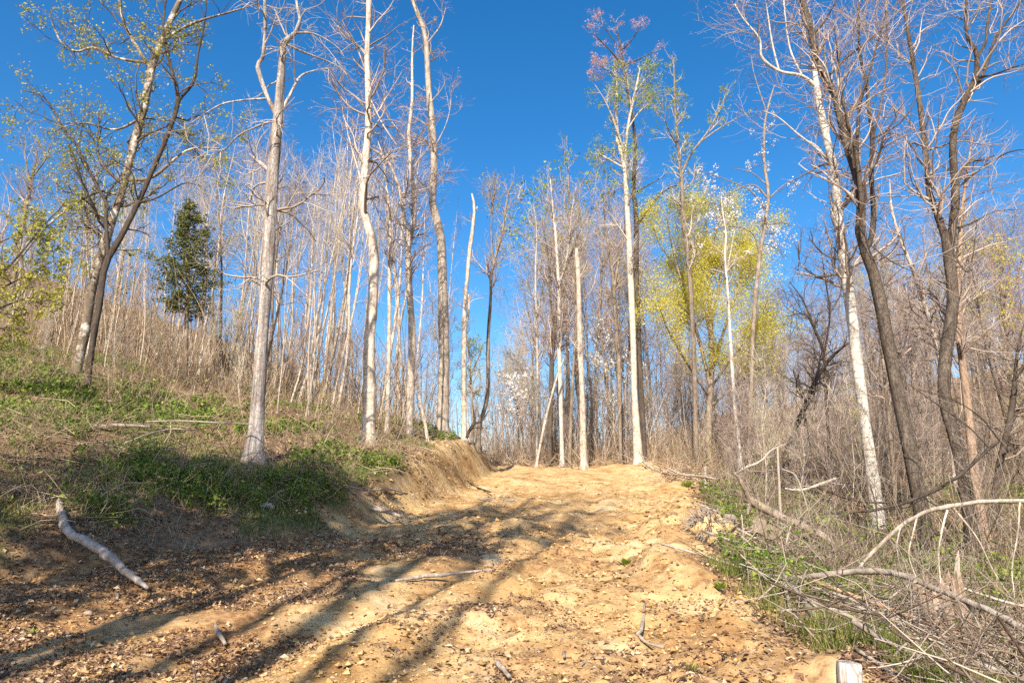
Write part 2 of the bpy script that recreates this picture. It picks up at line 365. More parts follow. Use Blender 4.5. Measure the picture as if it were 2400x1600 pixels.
def spline(pts, n):
    """Catmull-Rom through the points, n samples evenly along them"""
    p = np.array(pts, dtype=float)
    if len(p) == 2: return p[0] + (p[1]-p[0])*np.linspace(0,1,n)[:,None]
    e = np.vstack([2*p[0]-p[1], p, 2*p[-1]-p[-2]])
    cum = np.concatenate([[0], np.cumsum(np.linalg.norm(np.diff(p[:, :2] if p.shape[1] == 3 and False else p, axis=0), axis=1))])
    tt = np.interp(np.linspace(0, cum[-1], n), cum, np.arange(len(p)))
    out = []
    for t in tt:
        i = min(int(t), len(p)-2); f = t - i; a,b,c,d = e[i],e[i+1],e[i+2],e[i+3]
        out.append(.5*((2*b) + (c-a)*f + (2*a-5*b+4*c-d)*f*f + (3*b-a-3*c+d)*f**3))
    return np.array(out)

NS = 28
def stem_world(rng, pts, Y0, Y1):
    s = spline(pts, NS); Ys = np.linspace(Y0, Y1, NS)
    P = np.array([at(a[0], a[1], y) for a, y in zip(s, Ys)])
    R = np.array([max(a[2], .6)*.5*span(a[1], y) for a, y in zip(s, Ys)])
    return P, R

def build_tree(name, label, bark_m, twig_m, stems, rng, base, growp, leafp=(), group=None, cat='tree', sides=12):
    """stems: list of (P, R) in world space, the first one the trunk"""
    e = empty(name, base, label, cat, group)
    off = np.array(base)
    for k, (P, R) in enumerate(stems):
        if k == 0:
            ex = np.array([0, .06, .12, .2, .32, .5, .75]); P = np.concatenate([P[:1] + (P[1:2]-P[:1])*ex[:,None], P[1:]]); R = np.concatenate([R[0] + (R[1]-R[0])*ex, R[1:]])
        R = R.copy()
        ks = sides if k == 0 else 8
        ph = rng.uniform(0, 6.28, 3); a = np.arange(ks)*2*math.pi/ks
        wob = 1 + .07*np.sin(2*a[None,:] + ph[0] + np.arange(len(P))[:,None]*.5) + .06*rng.normal(size=(len(P), ks))*.7 + .05*np.sin(3*a[None,:] + ph[1])
        if k == 0:
            hgt = P[:,2] - base[2]; fl = 1 + .5*np.exp(-np.maximum(hgt, 0)/.25); R = R*fl; wob = wob + .32*np.maximum(np.sin(rng.integers(3,6)*a[None,:] + ph[2]), -.4)*np.exp(-np.maximum(hgt, 0)/.22)[:,None]
        P2 = np.concatenate([P, P[-1:] + (P[-1:]-P[-2:-1])*.02]); R2 = np.concatenate([R, R[-1:]*.03])
        wob = np.concatenate([wob, wob[-1:]])
        V, F = tube(P2[None], R2[None], ks, wob[None])
        mesh_obj('trunk' if k == 0 else 'limb', V - off, F, bark_m, e)
    SP = np.array([s[0] for s in stems]); SR = np.array([s[1] for s in stems])
    g = growp; geo = Geo()
    if g.get('n1', 0) == 0: return e
    P1, R1 = grow(rng, SP, SR, g['n1'], 8, g.get('t0', .4), .99, g.get('ang', .9), g.get('up', .05), .22, .5, .010, Labs=g.get('len', (1.2, 3.2)))
    geo.add(*tube(P1, R1, 4))
    n2 = int(g['n1']*g.get('k2', 4)); P2, R2 = grow(rng, P1, R1, n2, 4, .15, 1, .75, g.get('up2', .04), .28, .65, .0055, Lr=.55)
    geo.add(*tube(P2, R2, 3))
    n3 = int(n2*g.get('k3', 3.3)); P3, R3 = grow(rng, P2, R2, n3, 3, .1, 1, .75, g.get('up3', .04), .3, .7, g.get('rmin', .0035), Lr=.65)
    geo.add(*tube(P3, R3, 3))
    cr = geo.obj('crown', twig_m, e, off)
    for (lm, cnt, size, jit, flat, lo, hi) in leafp:
        z = P3[:,-1,2]; z0, z1 = np.percentile(z, [1, 99]); f = (z - z0)/(z1 - z0); sel = P3[(f >= lo) & (f <= hi)]
        if len(sel) == 0: continue
        V, F = leaves(rng, sel, cnt, size, jit, flat)
        mesh_obj('leaves', V - off, F, lm, cr, smooth=False)
    return e

def photo_tree(name, label, bark_k, twig_k, stems, seed, growp, leafp=(), Y=None, dy=1.0, group=None, cat='tree'):
    rng = np.random.default_rng(seed)
    px, py, _ = stems[0][0]
    if Y is None: Y = hit(px, py) or 40
    x = at(px, py, Y)[0]; gz = Hs(x, Y)
    print('%-34s Y=%.1f x=%.1f ground-pixel dz=%.2f r=%.2f' % (name + ' ' + str(px), Y, x, gz - at(px, py, Y)[2], stems[0][0][2]*.5*span(py, Y)))
    out = []; seen = []
    for k, s in enumerate(stems):
        o = rng.uniform(-dy, dy)
        if k == 0: y0, y1 = Y, Y + o*.5
        else:           # a limb starts on the stem it leaves, at that stem's own depth
            sp, pp = np.concatenate([q[0] for q in seen]), np.concatenate([q[1] for q in seen])
            j = int(np.argmin((sp[:,0] - s[0][0])**2 + (sp[:,1] - s[0][1])**2)); y0 = pp[j,1]; y1 = y0 + o
        P, R = stem_world(rng, s, y0, y1)
        if k == 0:
            foot = P[0].copy()
            if P[0][2] > gz: P[0,2] = gz - .25
            else: P[0] = P[0] - np.array([0,0,.25])
        else:
            P = P + (pp[j] - P[0])*((1 - np.linspace(0, 1, NS))**2)[:,None]
        seen.append((spline(s, NS)[:, :2], P)); out.append((P, R))
    return build_tree(name, label, M[bark_k], M[twig_k], out, rng, (x, Y, gz), growp, leafp, group, cat)

# ------------------------------------------------------------------ the large trees, one by one
def G(n1, t0=.4, ln=(1.2,3.2), **k): d = dict(n1=n1, t0=t0, len=ln); d.update(k); return d

# left bank: leaning lichened tree and the dark forked tree at its foot
photo_tree('leaning_tree', 'leaning lichen-blotched tree with fresh yellow-green leaves on the left bank', 'lichen', 'twig_dark', [
    [(172,897,22),(196,796,20),(218,663,20),(241,587,20),(262,520,19),(290,434,18),(311,352,17),(337,255,16),(357,153,16),(378,102,15),(403,41,14),(423,0,12),(452,-80,7)],
    [(337,178,9),(306,107,8),(286,56,7),(278,0,6),(262,-60,4)],
    [(337,158,7),(275,143,6),(219,115,5),(179,122,4.5),(145,102,4),(122,56,2.5)],
    [(393,87,7),(459,51,6),(541,28,4),(600,10,2)],
    [(300,410,8),(362,408,7),(439,352,5),(515,347,3)],
    [(268,440,7),(222,436,6),(160,478,5),(105,530,4),(60,590,3),(20,640,2)],
    [(330,290,6),(270,310,5),(200,290,4),(140,300,2)]],
    11, G(80, .3, (1.0,2.8), ang=1.0), [(M['leaf_spring'], 9000, .042, .08, .1, .0, 1.0)], Y=22)
photo_tree('leafy_branch_tree', 'yellow-green leafy sprays reaching in from the left edge', 'dark', 'twig_dark', [
    [(-70,960,14),(-68,820,12),(-60,720,10),(-50,620,8),(-45,540,5),(-40,470,2)], [(-56,680,6),(0,640,5),(50,590,4),(100,530,3),(150,480,2),(172,462,1)], [(-58,700,5),(10,670,4),(70,640,3),(130,610,1.2)], [(-62,740,5),(0,720,4),(60,700,3),(110,690,1)], [(-48,600,5),(0,570,4),(50,545,2),(90,505,1)], [(-64,760,4),(-20,730,3),(30,740,1.5)]],
    12, G(44, .35, (.5,1.2), ang=.8, up=.0), [(M['leaf_spring'], 4200, .042, .05, .5, 0, 1)], Y=16, dy=1.2)
photo_tree('forked_tree', 'dark forked tree with spreading black limbs beside the leaning tree', 'darkwood', 'twig_dark', [
    [(206,892,15),(218,796,14),(233,714,13.5),(247,622,13),(286,551,13),(327,469,12),(362,388,11),(393,316,10),(418,235,9),(403,168,7),(385,92,6),(383,46,5),(390,0,4),(395,-50,3)],
    [(245,610,9),(242,510,8),(247,485,7.5),(219,429,7),(184,352,6),(148,301,5),(105,230,4),(56,212,2.5)],
    [(418,235,7),(454,189,6),(464,128,5),(477,66,4),(485,0,3)],
    [(327,469,6),(370,460,4),(430,430,3),(470,435,2)]],
    13, G(46, .35, (.9,2.2), ang=.95), [(M['leaf_spring'], 2600, .042, .08, .1, .2, 1.0)], Y=20.5)

# the barkless snag on the bank
photo_tree('snag_tree', 'dead peeling grey and white snag standing foremost on the left bank', 'snag', 'twig_pale', [
    [(592,1101,40),(600,1000,33),(607,902,30),(613,800,29),(628,612,28),(635,459,27),(645,332,25),(653,255,23),(658,179,19),(666,92,15),(690,78,10),(707,74,9),(699,26,7),(694,0,6),(690,-40,4)],
    [(638,291,12),(617,235,11),(599,163,10),(612,138,9),(620,66,8),(620,0,7),(618,-60,5)],
    [(663,276,9),(689,214,7),(707,179,5),(740,165,3),(775,160,2)],
    [(673,102,6),(714,122,5),(796,158,3),(830,200,1.5)],
    [(630,235,5),(560,238,4),(510,250,3.5),(444,291,2)],
    [(633,306,5),(556,327,4),(515,360,3),(440,370,1.5)],
    [(625,420,13),(604,382,9),(584,360,3)],
    [(700,78,5),(740,80,4),(790,110,2.5),(810,140,1.5)]],
    14, G(52, .35, (.8,2.0), ang=1.1, up=-.02, up2=-.04, up3=-.03), (), Y=16, dy=.8)

# pale trunks on the bank behind it
photo_tree('pale_tree', 'tall pale tree with an S-bend standing on the bank behind the snag', 'pale', 'twig_mauve', [
    [(865,1040,30),(866,920,27),(866,800,26),(874,714,24),(877,587,22),(864,536,20),(851,490,18),(852,449,17),(859,357,16),(864,281,15),(862,179,14),(860,128,13),(864,51,12),(865,0,12),(872,-120,6)],
    [(853,440,4),(820,330,3),(800,240,1.5)], [(862,180,4),(830,100,3),(790,60,1.5)], [(862,240,4),(900,300,3),(930,340,1.5)]],
    15, G(60, .45, (1.0,2.6), ang=1.0), [(M['bud_mauve'], 900, .03, .03, 0, .2, 1)])
photo_tree('pale_tree', 'tall pale tree with a crooked elbow at half height on the dirt bank', 'pale', 'twig_mauve', [
    [(1037,1004,29),(1039,900,25),(1040,800,23),(1037,663,22),(1032,551,21),(1019,500,20),(1013,469,18),(1017,383,16),(1012,281,15),(1004,204,13),(999,102,13),(991,61,12),(976,26,11),(966,0,10),(945,-90,6)],
    [(998,90,4),(1030,60,3),(1045,20,1.5)], [(1017,360,3),(1050,280,2),(1060,200,1)]],
    16, G(46, .5, (.8,1.9), ang=1.0), [(M['bud_mauve'], 500, .03, .03, 0, .2, 1)], Y=31)
photo_tree('two_stemmed_tree', 'pale tree forking into two thin wavy stems between the S-bend and elbow trees', 'pale', 'twig_mauve', [
    [(959,1014,19),(966,800,16),(962,714,15),(956,587,14),(958,556,13),(971,526,11),(968,459,10),(961,357,9),(958,306,8),(966,240,7),(966,128,5),(970,60,3)],
    [(957,560,9),(948,531,9),(938,459,8),(912,383,6),(877,352,4),(850,340,2)],
    [(940,460,4),(970,450,3),(1005,440,1.5)], [(962,350,4),(920,290,3),(880,240,1.5)]],
    17, G(60, .35, (.9,2.2), ang=.9), [(M['bud_mauve'], 700, .035, .03, 0, 0, 1)], Y=28)
photo_tree('slender_tree', 'slender pinkish tree close beside the S-bend tree', 'pale', 'twig_mauve', [
    [(907,1030,10),(912,800,9),(913,587,8),(913,500,8),(905,434,6),(897,367,4),(885,330,2)], [(912,520,4),(940,470,3),(965,455,1.5)]],
    18, G(34, .45, (.8,1.9)), (), Y=27)
photo_tree('broken_tree', 'thin pale broken-topped tree at the lip of the cut bank', 'pale', 'twig_pale', [
    [(1088,1019,13),(1088,800,10.5),(1090,714,10),(1101,587,9),(1106,551,8),(1112,490,7),(1106,454,4)], [(1110,505,5),(1119,485,3)], [(1095,790,6),(1100,720,5),(1098,690,3)]],
    19, G(10, .5, (.5,1.2)), (), Y=32)
photo_tree('curving_tree', 'slim grey tree curving up against open sky at the centre gap', 'grey', 'twig_mauve', [
    [(1118,1008,12),(1142,928,10),(1144,800,8),(1149,714,7.5),(1152,638,7),(1160,607,6),(1178,541,5),(1188,469,4),(1203,423,2)],
    [(1156,615,5),(1152,577,4.5),(1152,510,4),(1162,423,2)]],
    20, G(54, .5, (.8,2.0), ang=.6, up=.15), [(M['leaf_spring'], 500, .045, .04, 0, .2, 1)], Y=36)

# trees standing round the head of the track
photo_tree('dark_tree', 'black-trunked tree beyond the log at the end of the track', 'dark', 'twig_mauve', [
    [(1287,1070,12),(1292,902,11),(1297,800,10),(1308,700,9),(1322,640,7),(1345,580,4),(1360,540,2)], [(1302,760,5),(1290,690,4),(1285,600,3),(1270,520,1.5)]],
    21, G(60, .4, (1.0,2.6), ang=.7, up=.12), [(M['bud_mauve'], 700, .04, .04, 0, 0, 1)], Y=46)
photo_tree('white_tree', 'pale grey twin tree between the black trunk and the broken-topped trunk', 'white', 'twig_mauve', [
    [(1318,1101,11),(1313,902,10),(1310,800,9),(1310,689,8),(1303,561,6),(1295,480,4),(1290,420,2)], [(1310,680,5),(1330,600,4),(1340,500,3),(1350,440,1.5)]],
    22, G(66, .4, (1.0,2.8), ang=.6, up=.12), [(M['bud_mauve'], 900, .04, .04, 0, .2, 1)], Y=44)
photo_tree('grey_tree', 'thin grey bowed tree just left of the broken-topped trunk', 'grey', 'twig_mauve', [
    [(1335,1100,9),(1337,1010,8),(1340,930,7),(1345,850,6.5),(1350,740,6),(1345,640,5),(1352,560,3),(1360,430,2)]],
    23, G(50, .4, (1.0,2.4), ang=.65, up=.12), [(M['leaf_spring'], 400, .04, .04, 0, .4, 1)], Y=43)
photo_tree('broken_tree', 'stout cream trunk snapped off halfway at the end of the track', 'pale', 'twig_pale', [
    [(1369,1106,17),(1366,1000,15),(1364,902,14),(1359,800,13),(1355,638,12),(1352,600,10),(1351,582,5)], [(1356,660,5),(1366,640,3),(1376,610,1.5)]],
    24, G(10, .5, (.6,1.4)), (), Y=42)
photo_tree('slanting_pole', 'thin pale dead sapling slanting across the black trunk', 'pale', 'twig_pale', [
    [(1256,1096,6),(1275,1000,5.5),(1292,930,5),(1310,870,4),(1322,840,2)]], 25, G(6, .5, (.4,1.0)), (), Y=43)
photo_tree('slender_tree', 'thin white sapling rising left of the black trunk', 'white', 'twig_pale', [
    [(1258,1060,6),(1260,900,5),(1258,780,4.5),(1255,640,4),(1258,540,2.5),(1250,480,1.5)]], 26, G(44, .35, (.9,2.2), ang=.7, up=.1), [(M['bud_mauve'], 500, .04, .04, 0, 0, 1)], Y=48)
photo_tree('rough_tree', 'shaggy brown tree behind the track left of the tall white tree', 'grey', 'twig_mauve', [
    [(1455,1080,8),(1452,940,10),(1450,850,10),(1442,740,9),(1438,660,8),(1430,600,6),(1420,540,4),(1415,480,2)], [(1442,680,6),(1450,620,5),(1462,560,3),(1465,500,1.5)]],
    27, G(50, .4, (1.0,2.4), ang=.7, up=.1), [(M['leaf_spring'], 500, .045, .04, 0, .3, 1)], Y=48)

# the tall white tree with a pink top, and its dark companion
photo_tree('white_tree', 'tall white-trunked tree with light green leaves standing over the track', 'cream', 'twig_pale', [
    [(1496,1080,21),(1490,980,17),(1486,902,15),(1484,800,14),(1476,612,13),(1468,459,12),(1463,383,11),(1448,332,9),(1444,250,7),(1446,200,4),(1440,160,2)],
    [(1463,383,7),(1470,300,6),(1490,210,5),(1500,160,3)],
    [(1463,400,5),(1420,370,4),(1400,360,2)], [(1465,360,6),(1445,300,5),(1420,240,3),(1395,200,1.5)], [(1490,215,4),(1510,190,3),(1530,170,1.5)], [(1470,300,4),(1500,260,3),(1530,240,1.5)]],
    28, G(84, .45, (.9,2.4), ang=.7, up=.1), [(M['leaf_green'], 4200, .06, .12, 0, .3, 1)], Y=43, dy=1.6)
photo_tree('pink_topped_tree', 'dark straight trunk behind the tall white tree, its top in dusty pink bud', 'dark', 'twig_pale', [
    [(1510,1060,13),(1497,800,13),(1491,663,13),(1491,510,11),(1484,434,10),(1490,347,7),(1478,250,6),(1462,170,5),(1456,117,4),(1446,70,2.5),(1440,45,1.5)],
    [(1495,545,8),(1515,510,6),(1540,469,5),(1570,440,3.5),(1596,434,2)], [(1486,440,5),(1530,425,3),(1560,410,1.5)],
    [(1456,120,4),(1480,95,3),(1502,60,1.5)], [(1460,160,4),(1425,115,3),(1385,75,1.5)], [(1462,165,4),(1500,140,3),(1535,120,1.5)], [(1452,110,3),(1420,70,2),(1405,45,1.2)], [(1470,200,3),(1430,170,2),(1400,150,1.2)]],
    29, G(84, .6, (.7,1.7), ang=.7, up=.06), [(M['leaf_pink'], 2600, .045, .09, 0, .60, 1)], Y=46, dy=1.4)
photo_tree('green_topped_tree', 'grey tree with a light green crown right of the dusty pink treetop', 'grey', 'twig_pale', [
    [(1632,1080,12),(1628,900,11),(1622,740,10),(1612,600,10),(1602,520,9),(1598,430,8),(1590,360,6),(1582,250,5),(1580,170,3),(1575,130,2)],
    [(1598,425,6),(1620,370,5),(1660,310,4),(1690,250,3),(1705,210,1.5)], [(1590,350,4),(1565,300,3),(1550,240,1.5)], [(1640,340,4),(1690,300,3),(1740,270,1.5)]],
    30, G(70, .45, (.9,2.4), ang=.7, up=.1), [(M['leaf_green'], 2400, .06, .06, 0, .2, 1.0), (M['leaf_pink'], 120, .05, .06, 0, .3, .8)], Y=42, dy=1.5)

# yellow-green spring tree
photo_tree('yellow_tree', 'big rounded tree hazed in yellow-green spring flowers', 'grey', 'twig_mauve', [
    [(1660,1070,16),(1662,960,14),(1668,860,12),(1665,760,10),(1660,640,8),(1655,540,5),(1650,450,2)],
    [(1664,900,9),(1640,800,8),(1610,700,6),(1580,600,4),(1560,500,2)], [(1666,860,9),(1700,760,7),(1730,670,5),(1750,580,3),(1755,530,2)],
    [(1662,800,7),(1640,680,6),(1615,560,4),(1605,450,2)], [(1664,780,7),(1690,640,5),(1700,540,4),(1700,450,2)],
    [(1664,930,7),(1610,850,5),(1560,760,4),(1530,660,2)], [(1666,900,7),(1720,830,5),(1770,770,3),(1800,700,1.5)], [(1660,620,5),(1680,540,4),(1690,470,2)], [(1672,700,5),(1725,600,4),(1770,540,2),(1785,520,1)],
    [(1664,960,6),(1730,900,5),(1790,850,3),(1815,800,1.5)], [(1662,740,6),(1595,640,5),(1545,570,3),(1525,520,1.5)]],
    31, G(160, .3, (1.2,2.8), ang=.7, up=.08, k2=5), [(M['leaf_yellow'], 84000, .052, .42, 0, .04, 1.0)], Y=47, dy=3.5)
# dogwoods
photo_tree('dogwood_tree', 'slim dark dogwood with tiers of white blossom beside the yellow tree', 'grey', 'twig_dark', [
    [(1753,1106,12),(1758,980,11),(1763,851,10),(1766,765,9.5),(1779,612,9),(1796,510,8),(1801,449,8),(1791,383,6),(1791,306,5),(1799,255,4),(1815,200,2)],
    [(1799,255,3),(1770,180,2),(1760,130,1)], [(1779,600,5),(1760,545,4),(1700,530,3),(1640,545,1.5)], [(1796,500,4),(1760,450,3),(1700,420,2),(1640,400,1.2)], [(1800,460,4),(1760,430,3),(1680,470,2),(1620,500,1)],
    [(1800,470,4),(1830,440,3),(1850,425,1.5)], [(1795,520,4),(1830,520,3),(1860,530,1.2)], [(1801,440,3),(1760,405,2.5),(1720,395,1.5)]],
    32, G(46, .5, (.7,1.6), ang=1.2, up=.0), [(M['blossom'], 2600, .05, .06, .4, .05, .80)], Y=38, dy=2)
photo_tree('dogwood_tree', 'white-flowering dogwood low behind the snapped cream trunk', 'grey', 'twig_dark', [
    [(1420,1060,6),(1424,960,5),(1418,880,4),(1410,800,3),(1400,740,1.5)], [(1420,880,3),(1450,800,2.5),(1480,760,1)], [(1418,900,3),(1390,840,2),(1350,800,1)], [(1420,840,3),(1460,850,2),(1490,830,1)]],
    33, G(40, .3, (1.0,2.2), ang=1.2, up=.0), [(M['blossom'], 1700, .09, .05, .35, 0, 1)], Y=52, dy=2)
photo_tree('dogwood_tree', 'faint white-flowering dogwood far off in the centre gap', 'grey', 'twig_pale', [
    [(1215,1040,5),(1212,960,4),(1205,900,2)], [(1212,950,3),(1190,900,2),(1170,890,1)], [(1212,940,3),(1235,900,2),(1250,895,1)]],
    34, G(26, .3, (1.2,2.6), ang=1.2, up=.0), [(M['blossom'], 900, .10, .05, .35, 0, 1)], Y=56, dy=2)
photo_tree('slender_tree', 'thin white crooked tree in front of the yellow tree', 'white', 'twig_pale', [
    [(1738,1095,11),(1730,1020,9),(1722,953,8),(1716,860,7.5),(1712,800,7),(1706,690,6),(1699,602,5),(1702,550,3.5),(1694,500,2),(1690,460,1.2)], [(1701,640,3),(1712,590,2),(1722,540,1.2)]],
    35, G(30, .6, (.6,1.5), ang=.8), [(M['blossom'], 120, .06, .04, .7, .4, 1)], Y=37)

# right-hand trees
photo_tree('white_birch', 'bright white-barked leaning tree on the right slope', 'white', 'twig_mauve', [
    [(2062,1262,30),(2044,1106,27),(2029,1004,26),(2013,877,25),(2003,800,24),(1993,714,23),(1978,612,22),(1965,510,21),(1957,408,19),(1939,332,18),(1921,245,15),(1911,179,11),(1904,100,7),(1895,20,4)],
    [(1909,219,10),(1876,189,8),(1824,173,7),(1784,138,6),(1779,92,5),(1743,46,3.5),(1722,10,2)],
    [(1939,403,6),(1906,357,5),(1865,316,4),(1824,276,2.5),(1790,260,1.5)],
    [(1945,330,5),(1945,260,4),(1950,180,3),(1960,100,2)], [(1824,173,5),(1810,110,4),(1800,40,3),(1790,-30,1.5)], [(1876,189,5),(1850,120,4),(1840,40,3),(1835,-30,1.5)],
    [(1957,430,4),(1915,410,2.5),(1900,405,1.5)]],
    36, G(90, .45, (.9,2.6), ang=.9), [(M['bud_mauve'], 900, .025, .03, 0, .2, 1)], Y=21.5, dy=1.2)
photo_tree('dark_tree', 'thick dark furrowed trunk curving up past the white-barked tree on the right', 'dark', 'twig_mauve', [
    [(2177,1322,40),(2156,1183,36),(2131,1055,32),(2110,953,29),(2090,851,27),(2080,800,26),(2059,689,25),(2039,612,24),(2016,566,22),(2018,510,21),(2013,434,20),(1993,367,18),(1978,316,17),(1962,245,16),(1952,199,16),(1927,173,16),(1909,128,15),(1901,66,14),(1881,5,12),(1865,-70,8)],
    [(2042,612,14),(2054,577,13),(2057,510,12),(2049,434,11),(2049,332,10),(2039,255,9),(2034,204,8),(2016,128,6),(2013,61,5),(2010,-20,3)],
    [(2039,577,12),(2026,470,11),(2010,350,10),(1990,290,8),(1975,220,6),(1965,140,4),(1955,60,2)],
    [(2020,370,9),(2020,250,7),(2040,170,5),(2060,90,4),(2080,20,2)],
    [(2049,332,6),(2070,230,5),(2080,120,4),(2075,20,2)],
    [(2048,330,5),(2110,290,4),(2150,230,2.5),(2180,180,1.5)],
    [(1930,170,6),(1980,130,5),(2040,90,4),(2100,40,2.5)], [(2060,590,4),(2100,620,3),(2150,640,1.5)], [(1905,90,5),(1940,40,4),(1970,-20,2)]],
    37, G(100, .55, (.9,2.6), ang=.8, up=.08), [(M['bud_mauve'], 1000, .025, .03, 0, .2, 1)], Y=17.5, dy=1.2)
photo_tree('forked_tree', 'big brown tree forking into two stems near the right edge', 'dark', 'twig_mauve', [
    [(2289,1327,30),(2258,1132,27),(2238,1030,26),(2212,928,26),(2217,826,26),(2233,714,25),(2228,638,23),(2222,602,22),(2210,536,17),(2182,469,15),(2174,408,13),(2166,332,12),(2154,230,10),(2141,153,9),(2131,92,8),(2115,0,6),(2100,-60,3)],
    [(2228,625,18),(2238,536,17),(2243,469,17),(2235,357,17),(2243,286,16),(2268,224,15),(2289,179,13),(2289,122,10),(2268,92,7),(2263,41,6),(2268,-30,3)],
    [(2289,125,8),(2309,92,7),(2314,51,6),(2324,0,5),(2335,-60,3)], [(2262,262,8),(2309,179,7),(2335,92,6),(2386,15,4),(2420,-30,2)],
    [(2246,445,8),(2268,383,7),(2304,375,5),(2330,365,2)], [(2246,445,5),(2299,398,4),(2365,357,3),(2420,350,1.5)],
    [(2240,560,5),(2275,540,4),(2330,500,3),(2390,490,1.5)], [(2170,380,4),(2120,320,3),(2060,310,1.5)], [(2225,590,5),(2265,640,4),(2280,600,3),(2290,520,1.5)], [(2289,180,6),(2340,170,4),(2400,150,2)]],
    38, G(100, .55, (.9,2.5), ang=.85, up=.06), [(M['bud_mauve'], 700, .025, .03, 0, .2, 1)], Y=18.5, dy=1.2)
photo_tree('rust_tree', 'rust-tinged trunk close behind the forked tree near the right edge', 'rust', 'twig_mauve', [
    [(2319,1317,22),(2284,1106,19),(2268,953,18),(2252,820,16),(2245,700,14),(2250,560,10),(2262,430,7),(2280,320,3)]], 39, G(50, .45, (.8,2.2)), (), Y=19.5)
photo_tree('thin_tree', 'slim upright brown tree between the white-barked and the dark trunk', 'grey', 'twig_mauve', [
    [(2104,1240,10),(2090,1060,9),(2075,900,8.5),(2062,760,8),(2055,650,7),(2050,540,5),(2060,430,3)]], 40, G(56, .35, (.9,2.3)), (), Y=23)
photo_tree('arching_tree', 'dead dark tree arching over from the right slope towards the white-barked tree', 'darkwood', 'twig_dark', [
    [(1838,1080,14),(1845,1055,13),(1866,1000,12),(1886,953,11),(1906,902,10),(1937,851,8),(1965,822,6),(1988,805,3)], [(1912,893,5),(1925,830,3),(1935,780,1.5)]], 41, G(30, .4, (.8,2.0)), (), Y=27)
photo_tree('pale_tree', 'slanting pale tree high behind the dark and forked trunks', 'pale', 'twig_mauve', [
    [(2240,1130,12),(2220,930,11),(2190,790,10),(2150,660,9),(2110,560,7),(2090,490,5),(2085,420,2)], [(2150,660,5),(2170,600,3),(2185,560,1.5)]], 42, G(60, .4, (.9,2.4)), (), Y=27)
photo_tree('spreading_tree', 'wide bare shrubby tree against blue sky left of the white-barked tree', 'dark', 'twig_dark', [
    [(1945,1075,9),(1938,960,8),(1930,830,7),(1905,760,5),(1880,700,4),(1850,660,2)], [(1930,840,5),(1945,740,4),(1935,660,3),(1925,590,1.5)], [(1925,820,4),(1890,740,3),(1850,740,1.5)], [(1940,740,4),(1970,680,3),(1960,600,1.5)]],
    43, G(90, .3, (1.0,2.4), ang=.9, up=.02, up2=.0), (), Y=31, dy=2.5)
photo_tree('yellow_tree', 'small yellow-leafed tree at the far right edge', 'grey', 'twig_mauve', [
    [(2385,1120,9),(2375,950,8),(2362,800,7),(2355,680,5),(2350,590,3),(2345,520,1.5)], [(2362,760,5),(2385,660,4),(2400,580,2)], [(2358,700,4),(2330,640,3),(2315,580,1.5)]],
    44, G(60, .4, (.8,2.0)), [(M['leaf_yellow'], 1500, .06, .08, 0, .25, 1)], Y=33, dy=2)
photo_tree('tilted_trunk', 'dark ivy-tangled trunk tilting at the right edge', 'darkwood', 'twig_dark', [
    [(2330,1180,14),(2345,1080,15),(2368,980,14),(2378,900,10),(2385,820,5),(2400,760,2)], [(2365,1000,8),(2400,940,6),(2430,890,3)]], 45, G(40, .2, (.7,1.6), ang=1.1), (), Y=21)
photo_tree('bare_tree', 'lone bare tree standing high on the skyline at the far left', 'grey', 'twig_mauve', [
    [(35,640,9),(50,550,8),(62,480,7),(72,430,6),(80,400,4),(88,350,2)], [(72,430,5),(60,370,3),(58,330,1.5)], [(76,410,4),(105,375,3),(120,335,1.5)]], 46, G(46, .5, (1.6,3.6), ang=.6, up=.12), (), Y=62, dy=1)

# cedar on the left hillside
def cedar():
    rng = np.random.default_rng(50); Y = 32.0
    bx = at(430, 930, Y)[0]; gz = Hs(bx, Y); top = at(446, 468, Y)[2]
    e = empty('cedar_tree', (bx, Y, gz), 'dark green cone-shaped evergreen among bare trunks on the left hillside', 'tree')
    Hh = top - gz; tx = at(446, 468, Y)[0] - bx
    z = np.linspace(-.2, Hh, 20); P = np.stack([np.linspace(0, tx, 20), z*0, z], 1); R = np.linspace(.14, .015, 20)
    V, F = tube(P[None], R[None], 8); mesh_obj('trunk', V, F, M['grey'], e)
    n = 260; t = 1 - rng.uniform(0, 1, n)**1.0*.66; a = rng.uniform(0, 6.283, n)
    L = (.15 + 2.0*np.minimum((1 - t)/.55, 1)**.8)*rng.uniform(.4, 1.15, n)
    L = L*np.where(t < .48, .75, 1)
    d = np.stack([np.cos(a), np.sin(a), rng.uniform(.1, .55, n)], 1); d = nrm(d)
    B = np.stack([np.stack([tx*t, 0*t, t*Hh], 1) + d*(L*f)[:,None] + np.array([0,0,-.08])*f*f*L[:,None] for f in np.linspace(0, 1, 5)], 1)
    geo = Geo().add(*tube(B, np.outer(L*.012 + .008, [1,.8,.6,.4,.2]), 4)); geo.obj('branches', M['twig_dark'], e)
    P2, _ = grow(rng, B, np.full((n,5), .01), 2200, 4, .3, 1, .7, .06, .2, 1, .004, Lr=.3)
    V, F = leaves(rng, P2, 13000, .05, .06, 0, .1); mesh_obj('crown', V, F, M['needles'], e, smooth=False)
cedar()

# small green tree in the centre gap
photo_tree('green_tree', 'small light green tree behind the thin broken-topped tree', 'grey', 'twig_mauve', [
    [(1108,990,6),(1104,900,5),(1100,830,4),(1092,780,2.5),(1086,750,1.5)], [(1104,880,4),(1120,840,3),(1130,810,1.5)]], 51, G(40, .3, (.8,1.8)), [(M['leaf_green'], 1500, .06, .08, 0, 0, 1)], Y=50, dy=1.5)

